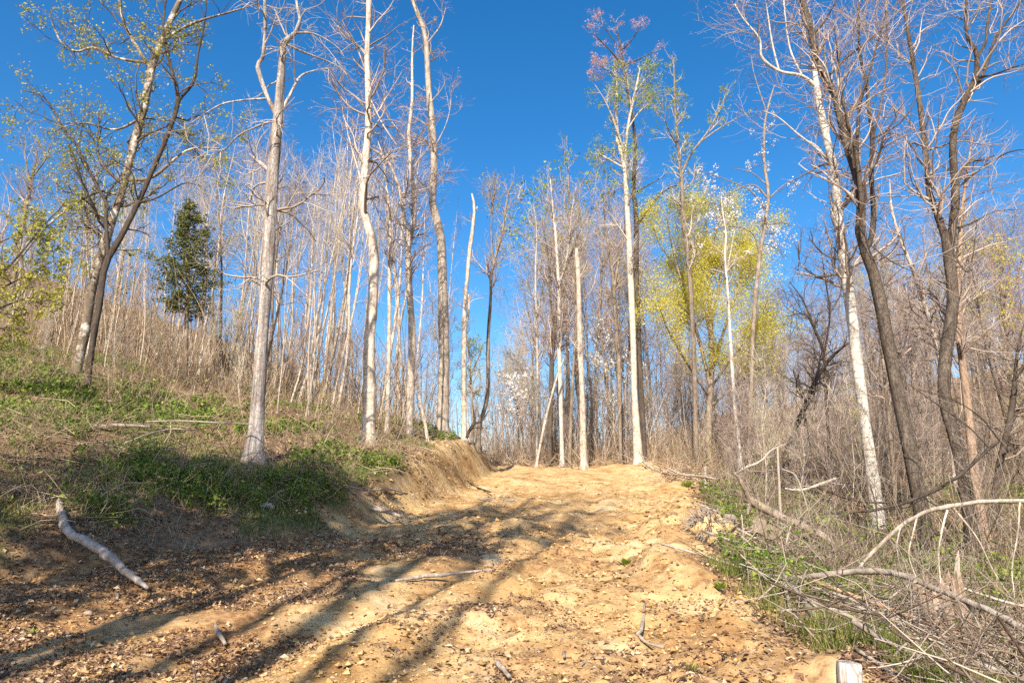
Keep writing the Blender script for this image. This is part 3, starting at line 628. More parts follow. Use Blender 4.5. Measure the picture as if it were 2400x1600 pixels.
# ------------------------------------------------------------------ woodland trees: a few forms, copied as individuals
def proto(seed, Hh, r, bark_k, twig_k, t0, n1, ln, ang, up, leafp=(), fork=True, wig=.25):
    rng = np.random.default_rng(seed)
    z = np.linspace(0, 1, NS)
    def walk(s): 
        k = rng.normal(0, 1, (5, 2)); f = np.stack([np.interp(z, np.linspace(0, 1, 5), k[:,i]) for i in (0,1)], 1)
        kern = np.ones(7)/7; return np.stack([np.convolve(np.pad(f[:,i], 3, mode='edge'), kern, mode='valid') for i in (0,1)], 1)*s
    xy = walk(wig*Hh/16); xy -= xy[0]
    P = np.concatenate([xy, (z*Hh - .25)[:,None]], 1); R = r*(1 - .9*z**1.1)
    stems = [(P, R)]
    for k in range(3 if fork else 0):
        i = int(NS*rng.uniform(.4, .68)); L = Hh*rng.uniform(.22, .38); a = rng.uniform(0, 6.283); sp = rng.uniform(.25, .5)
        q = P[i] + np.stack([np.cos(a)*sp*L*z**.8, np.sin(a)*sp*L*z**.8, L*z], 1) + np.concatenate([walk(.12), z[:,None]*0], 1)*z[:,None]
        stems.append((q, R[i]*.62*(1 - .85*z)))
    g = dict(n1=n1, t0=t0, len=ln, ang=ang, up=up, up2=.08, up3=.06, k2=4, k3=3.2, rmin=.0036)
    e = build_tree('woodland_tree', '', M[bark_k], M[twig_k], stems, rng, (0,0,0), g, leafp, None, 'tree', sides=8)
    return e
PR = dict(
    a=proto(101, 16, .085, 'pale', 'twig_pale', .5, 19, (.9,2.2), .8, .07),
    b=proto(102, 16, .075, 'pale', 'twig_pale', .5, 17, (.8,1.9), .85, .06, fork=False),
    c=proto(103, 16, .085, 'grey', 'twig_mauve', .4, 56, (1.0,2.8), .75, .1),
    d=proto(104, 15, .085, 'grey', 'twig_mauve', .35, 60, (1.0,2.6), .75, .1, [(M['bud_mauve'], 900, .04, .05, 0, .2, 1)]),
    e=proto(105, 14, .075, 'grey', 'twig_pale', .4, 50, (.9,2.4), .7, .12, [(M['leaf_spring'], 500, .05, .06, 0, .2, 1)]),
    f=proto(106, 15, .085, 'dark', 'twig_dark', .35, 56, (1.0,2.6), .85, .06),
    g=proto(107, 9, .04, 'grey', 'twig_mauve', .15, 60, (.7,1.9), .8, .08, wig=.5),
    h=proto(108, 8, .035, 'pale', 'twig_pale', .2, 50, (.6,1.6), .8, .08, [(M['leaf_spring'], 260, .045, .05, 0, 0, 1)], wig=.5),
    y=proto(109, 13, .10, 'grey', 'twig_pale', .35, 56, (.9,2.2), .7, .1, [(M['leaf_green'], 900, .06, .08, 0, .2, 1)]))
used = set(); HT = dict(a=16,b=16,c=16,d=15,e=14,f=15,g=9,h=8,y=13)
def put(kind, px, Y, top_py, label, group, rng, fat=1.0, lean=.03):
    p = PR[kind]; e = p if kind not in used else copy_tree(p); used.add(kind)
    x = (px - 1200)/FPX*Y*.99; gz = Hs(x, Y)
    Ht = max(at(px, top_py, Y)[2] - gz, 2.5); s = Ht/HT[kind]
    e.location = (x, Y, gz); e.scale = (s*fat, s*fat, s); e.rotation_euler = (rng.normal(0, lean), rng.normal(0, lean), rng.uniform(0, 6.283))
    e.name = 'sapling' if kind in 'gh' else 'woodland_tree'; e['label'] = label; e['category'] = 'sapling' if kind in 'gh' else 'tree'; e['group'] = group
    return e
R_ = np.random.default_rng(7)
def zone(cnt, px0, px1, Y0, Y1, top0, top1, kinds, label, group, fat=(.8,1.25), lean=.03, skip=None):
    """trees of one stand, evenly jittered over its ground; top0/top1 are functions of px or numbers"""
    k = 0; tries = 0; pos = []
    while k < cnt and tries < cnt*40:
        tries += 1
        px = R_.uniform(px0, px1); Y = math.exp(R_.uniform(math.log(Y0), math.log(Y1))); x = (px-1200)/FPX*Y
        if skip and skip(x, Y): continue
        if any((x-a)**2 + (Y-b)**2 < 1.1 for a, b in pos): continue
        xl = float(tb(T_XL, Y)); xr = float(tb(T_XR, Y))
        if Y < 47 and xl - 1.5 < x < xr + .8: continue
        pos.append((x, Y))
        a = top0(px) if callable(top0) else top0; b = top1(px) if callable(top1) else top1
        kd = kinds[R_.integers(len(kinds))]; put(kd, px, Y, R_.uniform(a, b), label(px, Y, kd), group, R_, R_.uniform(*fat), lean); k += 1
itp = lambda *p: (lambda x: float(np.interp(x, [q[0] for q in p], [q[1] for q in p])))
LOOK = dict(a='pale forking', b='pale single-stemmed', c='grey forking', d='reddish-budded', e='faintly green', f='dark-barked', g='bushy brown', h='bushy pale', y='light green')
def named(places, what):
    """label from the look of the tree and the landmark it stands by"""
    return lambda px, Y, kind: '%s %s %s' % (LOOK[kind], what, [t for lim, t in places if px < lim][0])
PL = [(160, 'below the lone skyline tree'), (330, 'behind the leaning lichened tree'), (540, 'round the dark evergreen'), (700, 'behind the dead snag'), (880, 'left of the S-bend tree'), (9999, 'behind the elbow tree')]
PRt = [(1960, 'left of the white-barked tree'), (2120, 'behind the white-barked tree'), (2270, 'behind the forked brown tree'), (9999, 'at the far right edge')]
PC = [(1300, 'left of the black trunk'), (1400, 'behind the snapped cream trunk'), (9999, 'left of the tall white tree')]
lab_left = named(PL, 'bare tree'); lab_sapl = named(PL, 'sapling'); lab_mid = named(PC, 'bare tree beyond the track'); lab_right = named(PRt, 'bare valley tree'); lab_far = named(PRt, 'bare tree on the far hill'); lab_sapr = named(PRt, 'valley sapling')
noC = lambda x, Y: Y < 33 and 350 < 1200 + x/Y*FPX < 540
noY = lambda x, Y: Y < 54 and 1500 < 1200 + x/Y*FPX < 1840
# left hillside wood of thin pale poles
zone(70, -60, 1080, 27, 75, itp((-60,420),(150,330),(400,330),(560,260),(800,240),(1000,330),(1080,470)), itp((-60,560),(150,480),(400,500),(700,430),(1000,480),(1080,600)), 'aabbabbabc', lab_left, 'slender trees of the left hillside wood', (.5,1.4), .07, noC)
zone(30, 100, 880, 23, 44, 330, 620, 'abb', lab_left, 'slender trees of the left hillside wood', (.5,1.05), .05, noC)
zone(46, -40, 1060, 20, 60, 640, 860, 'gh', lab_sapl, 'saplings under the left hillside wood', (.8,1.2), .1)
# centre, beyond the head of the track
zone(16, 1130, 1260, 52, 95, itp((1130,760),(1200,800),(1260,600)), 900, 'bceh', lambda px, Y, k: LOOK[k] + ' small tree far back in the centre gap', 'trees far back in the centre gap', (.9,1.4))
zone(30, 1235, 1540, 48, 80, itp((1235,540),(1300,430),(1400,400),(1540,520)), itp((1235,640),(1400,560),(1540,660)), 'ccdbe', lab_mid, 'trees behind the head of the track', (.8,1.25), .03, noY)
zone(18, 1240, 1500, 46, 60, 800, 940, 'gh', lambda px, Y, k: LOOK[k] + ' sapling at the edge of the wood behind the track', 'saplings behind the track', (.9,1.4), .1)
zone(20, 1520, 1860, 55, 85, 640, 800, 'cdeg', lambda px, Y, k: LOOK[k] + ' bare tree behind the yellow tree', 'trees behind the yellow tree')
zone(10, 1520, 1860, 40, 54, 900, 1010, 'gh', lambda px, Y, k: LOOK[k] + ' low sapling under the yellow tree', 'saplings under the yellow tree', (.9,1.3), .1)
# right valley and hill
zone(40, 1830, 2480, 26, 60, itp((1800,700),(1950,600),(2100,500),(2480,430)), itp((1800,860),(2100,720),(2480,660)), 'cdfcdeg', lab_right, 'trees of the right valley wood')
zone(58, 1560, 2500, 58, 110, itp((1780,760),(2100,640),(2480,580)), itp((1780,880),(2480,740)), 'cdde', lab_far, 'trees on the far right hillside', (1.0,1.6))
zone(40, 1720, 2460, 17, 42, 780, 1000, 'ggh', lab_sapr, 'saplings of the right valley', (.8,1.2), .12)
for px, Y, tp, kd in ((235, 58, 420, 'y'), (450, 60, 390, 'y'), (1385, 52, 330, 'y'), (2290, 45, 480, 'e')):
    put(kd, px, Y, tp, {235: 'light green tree on the skyline right of the lone bare tree', 450: 'light green treetop above the dark evergreen', 1385: 'light green treetop left of the dusty pink one', 2290: 'olive-leaved tree behind the forked tree at right'}[px], 'light green spring trees', R_)

bylab = {}
for o in SC.objects:
    if o.parent is None and o.get('group') and 'label' in o.keys(): bylab.setdefault(o['label'], []).append(o)
ORD = 'first second third fourth fifth sixth seventh eighth ninth tenth eleventh twelfth thirteenth fourteenth fifteenth sixteenth seventeenth eighteenth'.split()
for lb, os_ in bylab.items():
    if 1 < len(os_) <= len(ORD):
        for k, o in enumerate(sorted(os_, key=lambda o: o.location.x/o.location.y)): o['label'] = lb + ', %s from left' % ORD[k]
# trees that stand behind the viewer; their shadows lie across the track
def shade_tree(x, Y, Hh, r, seed, label, n1=60, t0=.35, leafn=0, ln=(1.2,3.0), lean=(0,0)):
    rng = np.random.default_rng(seed); z = np.linspace(0, 1, NS); gz = Hs(x, Y)
    P = np.stack([x + lean[0]*z + .25*np.sin(z*5 + seed), Y + lean[1]*z + .25*np.cos(z*4 + seed), gz - .2 + Hh*z], 1)
    st = [(P, r*(1 - .55*z))]
    for k in range(4):
        i = int(NS*rng.uniform(max(.4, t0), .8)); a = rng.uniform(0, 6.283); L = Hh*.25
        st.append((P[i] + np.stack([np.cos(a)*.5*L*z, np.sin(a)*.5*L*z, L*z], 1), P[i,0]*0 + r*.45*(1 - .8*z)))
    build_tree('shade_tree', label, M['grey'], M['twig_mauve'], st, rng, (x, Y, gz), G(n1, t0, ln, k2=5, k3=4), [(M['needles'], leafn, .14, .1, 0, 0, 1)] if leafn else (), 'trees behind the viewer')
for k_, (x_, y_, h_, r_) in enumerate(((-6.6,-9,26,.24), (-5.9,-9.5,25,.15), (-5.1,-9,26,.20), (-4.3,-10,26,.13), (-3.4,-9,24,.10))):
    shade_tree(x_, y_, h_, r_, 61 + k_, ['tall', 'slim', 'stout', 'narrow', 'thinnest'][k_] + ' bare tree behind the viewer casting a trunk shadow on the track', 11, .74)
shade_tree(-7.9, -2.6, 15.5, .2, 67, 'evergreen behind the viewer darkening the bank below the snag', 80, .52, 6500)
shade_tree(-5.6, -1.8, 14.5, .14, 68, 'small leafy tree behind the viewer shading the foot of the bank', 40, .62, 2000)
shade_tree(-11.2, -10, 24, .22, 69, 'bare tree behind the viewer shading the left corner', 26, .66)

# ------------------------------------------------------------------ far woods that read as one mass
def far_woods():
    rng = np.random.default_rng(300); n = 420
    Y = 70*np.exp(rng.uniform(0, 1.1, n)); px = rng.uniform(-250, 2650, n); x = (px-1200)/FPX*Y
    keep = ~((px > 1120) & (px < 1270) & (Y > 110)); x = x[keep]; Y = Y[keep]; n = len(x)
    z0 = H(x, Y); Hh = rng.uniform(9, 15, n); t = np.linspace(0, 1, 6)
    P = np.stack([x[:,None] + rng.normal(0,.25,(n,6)), Y[:,None] + rng.normal(0,.25,(n,6)), z0[:,None] + Hh[:,None]*t], -1)
    R = (rng.uniform(.08,.17,n))[:,None]*(1 - .85*t)
    g = Geo().add(*tube(P, R, 4))
    P1, R1 = grow(rng, P, R, n*9, 4, .3, 1, .6, .15, .15, .5, .02, Labs=(1.5,4)); g.add(*tube(P1, R1, 3))
    P2, R2 = grow(rng, P1, R1, n*22, 3, .2, 1, .6, .1, .2, .6, .012, Lr=.55); g.add(*tube(P2, R2, 3))
    o = g.obj('far_woods', M['twig_mauve']); tag(o, 'far-off bare woods closing the view behind the trees', 'woods', kind='stuff')
far_woods()

# ------------------------------------------------------------------ undergrowth, grass, leaf litter, soil clods
def scatter(rng, n, x0, x1, Y0, Y1, dens, logY=True):
    """points on the ground where dens(x, Y) in 0..1 lets them be"""
    xs_, ys_ = [], []; got = 0
    for _ in range(60):
        m = n*2
        Y = np.exp(rng.uniform(math.log(Y0), math.log(Y1), m)) if logY else rng.uniform(Y0, Y1, m)
        x = rng.uniform(x0, x1, m)*np.where(logY, Y/Y1, 1.0) if logY else rng.uniform(x0, x1, m)
        k = rng.uniform(0, 1, m) < dens(x, Y)
        xs_.append(x[k]); ys_.append(Y[k]); got += k.sum()
        if got >= n: break
    x = np.concatenate(xs_)[:n]; Y = np.concatenate(ys_)[:n]
    return x, Y, HG(x, Y)
def side(x, Y): return tb(T_XL, Y) - x, x - tb(T_XR, Y)

def brush(name, label, n, x0, x1, Y0, Y1, dens, hgt, spread, seed, mat, leaf=None, twigs=1.6, rad=.007):
    rng = np.random.default_rng(seed); x, Y, z = scatter(rng, n, x0, x1, Y0, Y1, dens)
    per = 8; m = len(x)*per; i = np.repeat(np.arange(len(x)), per)
    d = nrm(np.stack([rng.normal(0, spread, m), rng.normal(0, spread, m), np.ones(m)], 1)); L = rng.uniform(hgt[0], hgt[1], m)
    C = np.empty((m, 4, 3)); C[:,0] = np.stack([x[i] + rng.normal(0,.25,m), Y[i] + rng.normal(0,.25,m), z[i] - .05], 1)
    for s in range(1, 4):
        d = nrm(d + rng.normal(0, .18, (m,3)) + np.array([0,0,-.06])); C[:,s] = C[:,s-1] + d*(L/3)[:,None]
    sc = np.clip(Y[i]/22, .6, 1.8)
    R = (rad*rng.uniform(.6,1.3,m)*sc)[:,None]*np.array([1,.85,.65,.4]); g = Geo().add(*tube(C, R, 3))
    P2, R2 = grow(rng, C, R, int(m*twigs*.8), 3, .2, 1, .7, .0, .25, .6, rad*.45, Lr=.45); g.add(*tube(P2, R2, 3))
    o = g.obj(name, mat); tag(o, label, 'undergrowth', kind='stuff')
    if leaf:
        V, F = leaves(rng, P2, leaf[1], leaf[2], .05); lo = mesh_obj('leaves', V, F, leaf[0], o, smooth=False); lo['kind'] = 'stuff'
def d_left(x, Y): a, b = side(x, Y); return np.where(a > 3.0, np.clip((fbm(x, Y, .25, 3, 40) + .45), 0, 1)*sm((Y - 16)/8), 0)
def d_mid(x, Y): a, b = side(x, Y); return np.where((Y > 46) | (b > 1.0), np.clip(fbm(x, Y, .3, 3, 41) + .6, 0, 1), 0)*np.where(x > -.06*Y, 1, 0)
def d_right(x, Y): a, b = side(x, Y); return np.where(b > 1.2, np.clip(fbm(x, Y, .35, 3, 42)*1.5 + .35, 0, 1), 0)*(.45 + .55*sm((Y - 14)/14))
brush('hillside_undergrowth', 'brown leafless undergrowth carpeting the left hillside wood', 760, -66, -1, 17, 75, d_left, (.5,1.5), .45, 401, M['brush'], (M['leaf_spring'], 2500, .04))
brush('hillside_thicket', 'tall thin grey-brown thicket stems filling the left hillside wood', 300, -74, 0, 30, 100, d_left, (2.0,6), .10, 404, M['brush'], None, 1.0, .013)
brush('valley_thicket', 'tall thin brown thicket stems filling the woods beyond the clearing and on the right hill', 500, -6, 80, 48, 125, d_mid, (2.5,9), .13, 405, M['twig_mauve'], None, 2.4, .011)
brush('wood_edge_undergrowth', 'brown leafless thicket behind the head of the track', 620, -4, 34, 44, 85, d_mid, (.9,2.8), .3, 402, M['brush'], (M['leaf_spring'], 2200, .05))
brush('valley_undergrowth', 'tangled brown undergrowth of the right valley', 850, 5, 62, 11, 70, d_right, (.4,1.7), .55, 403, M['slash'], (M['vine'], 5200, .045))

def brush_heap(name, label, n, sampler, L, r, seed, mat, flat=.25, pile=.3):
    rng = np.random.default_rng(seed); x, Y, z = sampler(rng, n); m = len(x)
    d = nrm(np.stack([rng.normal(0,1,m), rng.normal(0,1,m), rng.normal(.1,flat,m)], 1)); ln = rng.uniform(L[0], L[1], m)
    C = np.empty((m,4,3)); C[:,0] = np.stack([x, Y, z + rng.uniform(0, pile, m)], 1) - d*(ln*.4)[:,None]
    for s in range(1,4):
        d = nrm(d + rng.normal(0,.3,(m,3))); C[:,s] = C[:,s-1] + d*(ln/3)[:,None]
    g0 = HG(C[...,0], C[...,1]); C[...,2] = np.maximum(C[...,2], g0 + .01)
    R = (rng.uniform(r[0], r[1], m))[:,None]*np.array([1,.85,.65,.35]); g = Geo().add(*tube(C, R, 4))
    P2, R2 = grow(rng, C, R, m*2, 3, .2, 1, .8, .05, .25, .5, r[0]*.5, Lr=.4); g.add(*tube(P2, R2, 3))
    tag(g.obj(name, mat), label, 'brushwood', kind='stuff')
def s_right(rng, n): return scatter(rng, n, -2, 24, 4.2, 22, lambda x, Y: np.where((side(x,Y)[1] > .25) & (side(x,Y)[1] < 9), 1, 0)*np.clip(fbm(x, Y, .6, 2, 44) + .75, 0, 1))
def s_left(rng, n): return scatter(rng, n, -26, 0, 9, 30, lambda x, Y: np.where(side(x,Y)[0] > .8, 1, 0)*np.clip(fbm(x, Y, .6, 2, 45) + .35, 0, 1))
def s_crest(rng, n): return scatter(rng, n, -2, 14, 28, 48, lambda x, Y: np.where((side(x,Y)[1] > -1.2) & (side(x,Y)[1] < 3), 1, 0))
brush('verge_thicket', 'head-high tangle of thin bare saplings and vines on the right slope', 170, 6, 60, 15, 46, lambda x, Y: np.where(side(x,Y)[1] > 3.5, 1, 0)*np.clip(fbm(x, Y, .3, 3, 49)*2 + .6, 0, 1), (1.5,4.5), .3, 407, M['slash'], None, 2.6, .010)
brush_heap('slash_heap', 'tangle of cut brushwood heaped down the right verge', 1500, s_right, (.4,1.5), (.003,.011), 410, M['slash'], .3, .45)
brush_heap('bank_brushwood', 'fine dead brushwood scattered over the grassy left bank', 1800, s_left, (.3,1.6), (.003,.010), 411, M['brush'])
brush('bank_briars', 'low upright briars and dead stalks on the left bank', 300, -28, 0, 10, 32, lambda x, Y: np.where(side(x,Y)[0] > 1.0, 1, 0)*np.clip(fbm(x, Y, .5, 3, 47)*2.5 + .2, 0, 1), (.25,.9), .6, 406, M['brush'], (M['vine'], 3500, .03), 2.0, .006)
brush_heap('head_brushwood', 'dead brushwood and sticks where the track meets the wood', 420, lambda rng, n: scatter(rng, n, -3, 11, 42.5, 48, lambda x, Y: np.clip(fbm(x, Y, .5, 2, 48)*2 + .5, 0, 1)), (.5,2.0), (.008,.024), 413, M['brush'])
brush_heap('crest_brushwood', 'dead brushwood along the edge of the clearing at the track head', 500, s_crest, (.6,2.2), (.007,.022), 412, M['brush'])

def blades(name, label, n, sampler, hgt, wid, seed, mat, cat='grass', tuft=6):
    rng = np.random.default_rng(seed); x, Y, z = sampler(rng, n//tuft); i = np.repeat(np.arange(len(x)), tuft); m = len(i)
    c = np.stack([x[i] + rng.normal(0,.045,m), Y[i] + rng.normal(0,.045,m), z[i] - .01], 1)
    c[:,2] = HG(c[:,0], c[:,1]) - .01
    a = rng.uniform(0, 6.283, m); u = np.stack([np.cos(a), np.sin(a), 0*a], 1); b = rng.uniform(0, 6.283, m); le = np.stack([np.cos(b), np.sin(b), 0*b], 1)*rng.uniform(.1,.8,m)[:,None]
    hh = rng.uniform(hgt[0], hgt[1], m)[:,None]; ww = (wid*rng.uniform(.6,1.3,m)*np.clip(c[:,1]/10, .8, 2.2))[:,None]
    top = c + (np.array([0,0,1.]) + le)*hh
    V = np.stack([c - u*ww, c + u*ww, top + u*ww*.2, top - u*ww*.2], 1).reshape(-1,3)
    tag(mesh_obj(name, V, np.arange(m*4).reshape(-1,4), mat, smooth=False), label, cat, kind='stuff')
def g_left(x, Y): a, b = side(x, Y); return np.where(a > .3, 1, 0)*green_mask(x, Y)*(1 - .95*dirt_mask(x, Y))
def s_grassL(rng, n): return scatter(rng, n, -30, 0, 8, 32, g_left)
def s_strawL(rng, n): return scatter(rng, n, -30, 0, 8, 34, lambda x, Y: np.where(side(x,Y)[0] > .2, 1, 0)*np.clip(fbm(x, Y, .5, 3, 98)*1.4 + .45, 0, 1))
def s_grassR(rng, n): return scatter(rng, n, 0, 22, 4.5, 24, lambda x, Y: np.where(side(x,Y)[1] > .15, 1, 0)*sm(fbm(x, Y, .8, 3, 90)*5 - .3))
blades('bank_grass', 'green grass tufts on the left bank', 27000, s_grassL, (.05,.17), .006, 420, M['grass'])
blades('verge_grass', 'green grass tufts among the brushwood on the right verge', 17000, s_grassR, (.06,.24), .006, 421, M['grass'])
blades('bank_straw', 'dry straw stalks mixed into the left bank', 14000, s_strawL, (.06,.26), .003, 422, M['straw'])
blades('valley_straw', 'tall dry straw stalks on the right slope', 2600, lambda rng, n: scatter(rng, n, 2, 34, 9, 40, lambda x, Y: np.where(side(x,Y)[1] > .8, 1, 0)*np.clip(fbm(x,Y,.4,3,91)+.5,0,1)), (.2,.8), .004, 423, M['straw'])

def mat_leaves(name, label, n, sampler, size, lift, seed, mat, flat, cat, aspect=.62):
    rng = np.random.default_rng(seed); x, Y, z = sampler(rng, n)
    sz = size*np.clip(Y/12, .8, 1.8)
    c = np.stack([x, Y, z + rng.uniform(lift[0], lift[1], len(x))], 1)
    sz = sz*np.exp(np.clip(rng.normal(0, .35, len(x)), -.8, .6)); V, F = leaf_quads(rng, c, 1.0, flat, aspect); V = (V.reshape(-1,4,3) - c[:,None])*sz[:,None,None] + c[:,None]
    tag(mesh_obj(name, V.reshape(-1,3), F, mat, smooth=False), label, cat, kind='stuff')
def vineL(x, Y):
    a, b = side(x, Y); return np.where(a > .8, 1, 0)*(1 - dirt_mask(x, Y))*sm(fbm(x, Y, .45, 3, 95)*4 + .15)*sm(fbm(x, Y, 1.7, 3, 99)*4 + .45)*(1 - .7*sm((Y - 28)/12))
mat_leaves('honeysuckle_leaves', 'low green honeysuckle leaves over the left bank', 38000, lambda rng, n: scatter(rng, n, -30, 0, 9, 36, vineL), .028, (.01,.35), 430, M['vine'], .3, 'ground cover')
mat_leaves('verge_leaves', 'low green leaves among the brush of the right verge', 17000, lambda rng, n: scatter(rng, n, 1, 26, 5, 28, lambda x, Y: np.where(side(x,Y)[1] > .4, 1, 0)*sm(fbm(x,Y,.6,3,96)*5 - .1)), .028, (.01,.45), 431, M['vine'], .3, 'ground cover')

def lit(x, Y):
    a, b = side(x, Y); u = (-a)/(-a - b + 1e-6)      # 0 at the left edge of the track, 1 at the right
    road = (.02 + .9*sm((.36 - u)/.3)*sm((18 - Y)/8) + .38*sm((u - .5)/.3)*sm((18 - Y)/8))*sm(fbm(x, Y, .9, 4, 60)*4 + .25)
    off = np.where(a > 0, .75*sm(fbm(x, Y, .7, 3, 61)*3 + .6), np.where(b > 0, .75, 0))
    inside = (a < 0) & (b < 0)
    return np.clip(np.where(inside, road, off), 0, 1)*np.where(Y > 40, .3, 1)
mat_leaves('leaf_litter', 'dry brown fallen leaves strewn over track and banks', 54000, lambda rng, n: scatter(rng, n, -26, 22, 4.2, 30, lit), .024, (.002,.02), 440, M['litter'], .72, 'leaf litter')
mat_leaves('near_leaf_litter', 'thick dry leaves at the foot of the left bank', 46000, lambda rng, n: scatter(rng, n, -14, 0, 4.2, 14, lambda x, Y: np.clip(mould_mask(x, Y), 0, 1)*np.clip(fbm(x, Y, 1.0, 3, 66)*1.6 + .6, 0, 1)), .021, (.004,.03), 441, M['litter'], .65, 'leaf litter')

mat_leaves('track_debris', 'small dark leaf scraps and bark crumbs littering the dirt track', 20000, lambda rng, n: scatter(rng, n, -26, 16, 4.2, 36, lambda x, Y: dirt_mask(x, Y)*np.clip(fbm(x, Y, .9, 4, 64)*3.2 + .12, 0, 1)), .016, (.002,.012), 442, M['litter'], .8, 'debris', .28)
def clod_field():
    rng = np.random.default_rng(450)
    x, Y, z = scatter(rng, 8000, -26, 16, 4.2, 34, lambda x, Y: dirt_mask(x, Y)*np.clip(fbm(x,Y,.8,3,62)*2.2 + .25, 0, 1))
    m = len(x); s = .012 + .035*rng.uniform(0,1,m)**4; s *= np.clip(Y/9, .8, 1.6)
    oc = np.array([[1,0,0],[0,1,0],[-1,0,0],[0,-1,0],[.3,.2,.7],[-.2,-.3,-.6]], float)
    V = oc[None]*rng.uniform(.6,1.3,(m,6,1)); a = rng.uniform(0,6.283,m); ca, sa = np.cos(a)[:,None], np.sin(a)[:,None]
    V = np.stack([V[...,0]*ca - V[...,1]*sa, V[...,0]*sa + V[...,1]*ca, V[...,2]], -1)*s[:,None,None] + np.stack([x, Y, z + s*.25], 1)[:,None]
    T = np.array([[0,1,4],[1,2,4],[2,3,4],[3,0,4],[1,0,5],[2,1,5],[3,2,5],[0,3,5]])
    F = (T[None] + (np.arange(m)*6)[:,None,None]).reshape(-1,3)
    tag(mesh_obj('soil_clods', V.reshape(-1,3), F, M['clod'], smooth=False), 'crumbled clods of yellow soil over the track', 'soil', kind='stuff')
clod_field()

# ------------------------------------------------------------------ fallen wood, stumps, posts, stones
def stick(name, label, mat, pts, Ys=None, seed=0, lift=0.0, group=None, cat='branch', sides=8, twigs=0, forks=()):
    """fallen wood along photo pixels (px, py, width); Ys: forward distances, or None to lay it on the ground"""
    rng = np.random.default_rng(seed + 900); n = max(8, 4*len(pts))
    if Ys is None: Ys = [hit(p[0], p[1]) or 20 for p in pts]
    def world(pts, Ys):
        s = spline([(p[0], p[1], p[2], y) for p, y in zip(pts, Ys)], n)
        P = np.array([at(a[0], a[1], a[3]) for a in s]); R = np.array([max(a[2], .5)*.5*span(a[1], a[3]) for a in s])
        P[:,2] += lift
        return P, R
    P, R = world(pts, Ys); off = P.mean(0); off[2] = P[:,2].min()
    e = empty(name, off, label, cat, group)
    def part(nm, P, R):
        P = P + rng.normal(0, 1, P.shape)*R[:,None]*.12
        P = np.concatenate([P[:1], P, P[-1:]]); R = np.concatenate([R[:1]*.05, R, R[-1:]*.05])
        P[0] -= (P[2]-P[1])*.05; P[-1] += (P[-2]-P[-3])*.05
        wob = 1 + .1*rng.normal(size=(1, len(P), sides))
        V, F = tube(P[None], R[None], sides, wob); mesh_obj(nm, V - off, F, M[mat], e)
    part('stem', P, R)
    for (fp, fy) in forks:
        Pf, Rf = world(fp, fy); part('side_branch', Pf, Rf)
    if twigs:
        P1, R1 = grow(rng, P[None], R[None], twigs, 5, .15, 1, .9, .05, .2, .45, .005, Labs=(.4,1.3)); g = Geo().add(*tube(P1, R1, 4))
        P2, R2 = grow(rng, P1, R1, twigs*4, 4, .2, 1, .7, .03, .2, .6, .003, Lr=.45); g.add(*tube(P2, R2, 3)); g.obj('twigs', M[mat], e, off)['kind'] = 'stuff'
    return e
# right verge
stick('fallen_branch', 'long grey fallen branch bowing across the brush heap on the right', 'deadwood',
      [(1578,1298,15),(1610,1312,15),(1677,1333,14),(1779,1348,14),(1855,1354,13),(1957,1343,14),(2059,1338,15),(2136,1354,15),(2212,1387,15),(2314,1428,16),(2400,1473,17),(2470,1510,16)],
      [10.2,10.0,9.5,9.0,8.7,8.4,8.1,7.8,7.4,7.0,6.7,6.4], 1, cat='log', twigs=6)
stick('arched_branch', 'smooth tan branch arching out of the brush to the right edge', 'pale',
      [(2008,1335,8),(2059,1280,9),(2110,1234,10),(2161,1203,10),(2212,1188,10),(2314,1175,10),(2400,1175,10),(2480,1182,9)], [9.4,9.2,9.0,8.8,8.6,8.3,8.0,7.8], 2, twigs=0,
      forks=[([(2150,1208,5),(2140,1250,4),(2130,1300,3),(2150,1360,2)], [8.8,8.7,8.6,8.5]), ([(2222,1188,5),(2208,1240,4),(2200,1300,3),(2205,1370,2)], [8.6,8.5,8.4,8.3]), ([(2110,1234,4),(2102,1280,3),(2110,1330,2)], [9,8.9,8.8]), ([(2390,1176,5),(2385,1250,4),(2372,1330,3),(2378,1400,2)], [8,7.9,7.8,7.7]), ([(2235,1190,4),(2290,1260,3),(2330,1340,2.5),(2370,1400,1.5)], [8.5,8.4,8.3,8.2])])
stick('dead_branch', 'twisted pale branch reaching down from the long fallen branch', 'deadwood', [(1836,1352,9),(1846,1400,9),(1858,1440,10),(1886,1484,12),(1920,1525,13),(1962,1570,14)], [8.6,8.0,7.4,6.8,6.2,5.6], 3)
stick('dead_branch', 'straight grey-brown branch under the middle of the fallen branch', 'deadwood', [(1848,1362,12),(1906,1438,15),(1945,1490,15),(1978,1545,11)], [8.4,7.2,6.5,6.0], 4, twigs=5)
stick('rotten_log', 'dark knobbly rotten log with upright stubs lying down the right slope', 'grey', [(1752,1180,19),(1775,1192,22),(1819,1216,20),(1891,1249,19),(1957,1287,15)], [14.6,14.4,14.2,14.0,13.8], 5, lift=.1, cat='log',
      forks=[([(1760,1186,12),(1746,1155,12),(1735,1135,10),(1721,1120,6)], [14.5,14.5,14.5,14.5]), ([(1780,1190,11),(1774,1170,11),(1770,1153,10)], [14.4,14.4,14.4]), ([(1758,1186,10),(1756,1200,9),(1752,1218,7)], [14.5,14.4,14.3])])
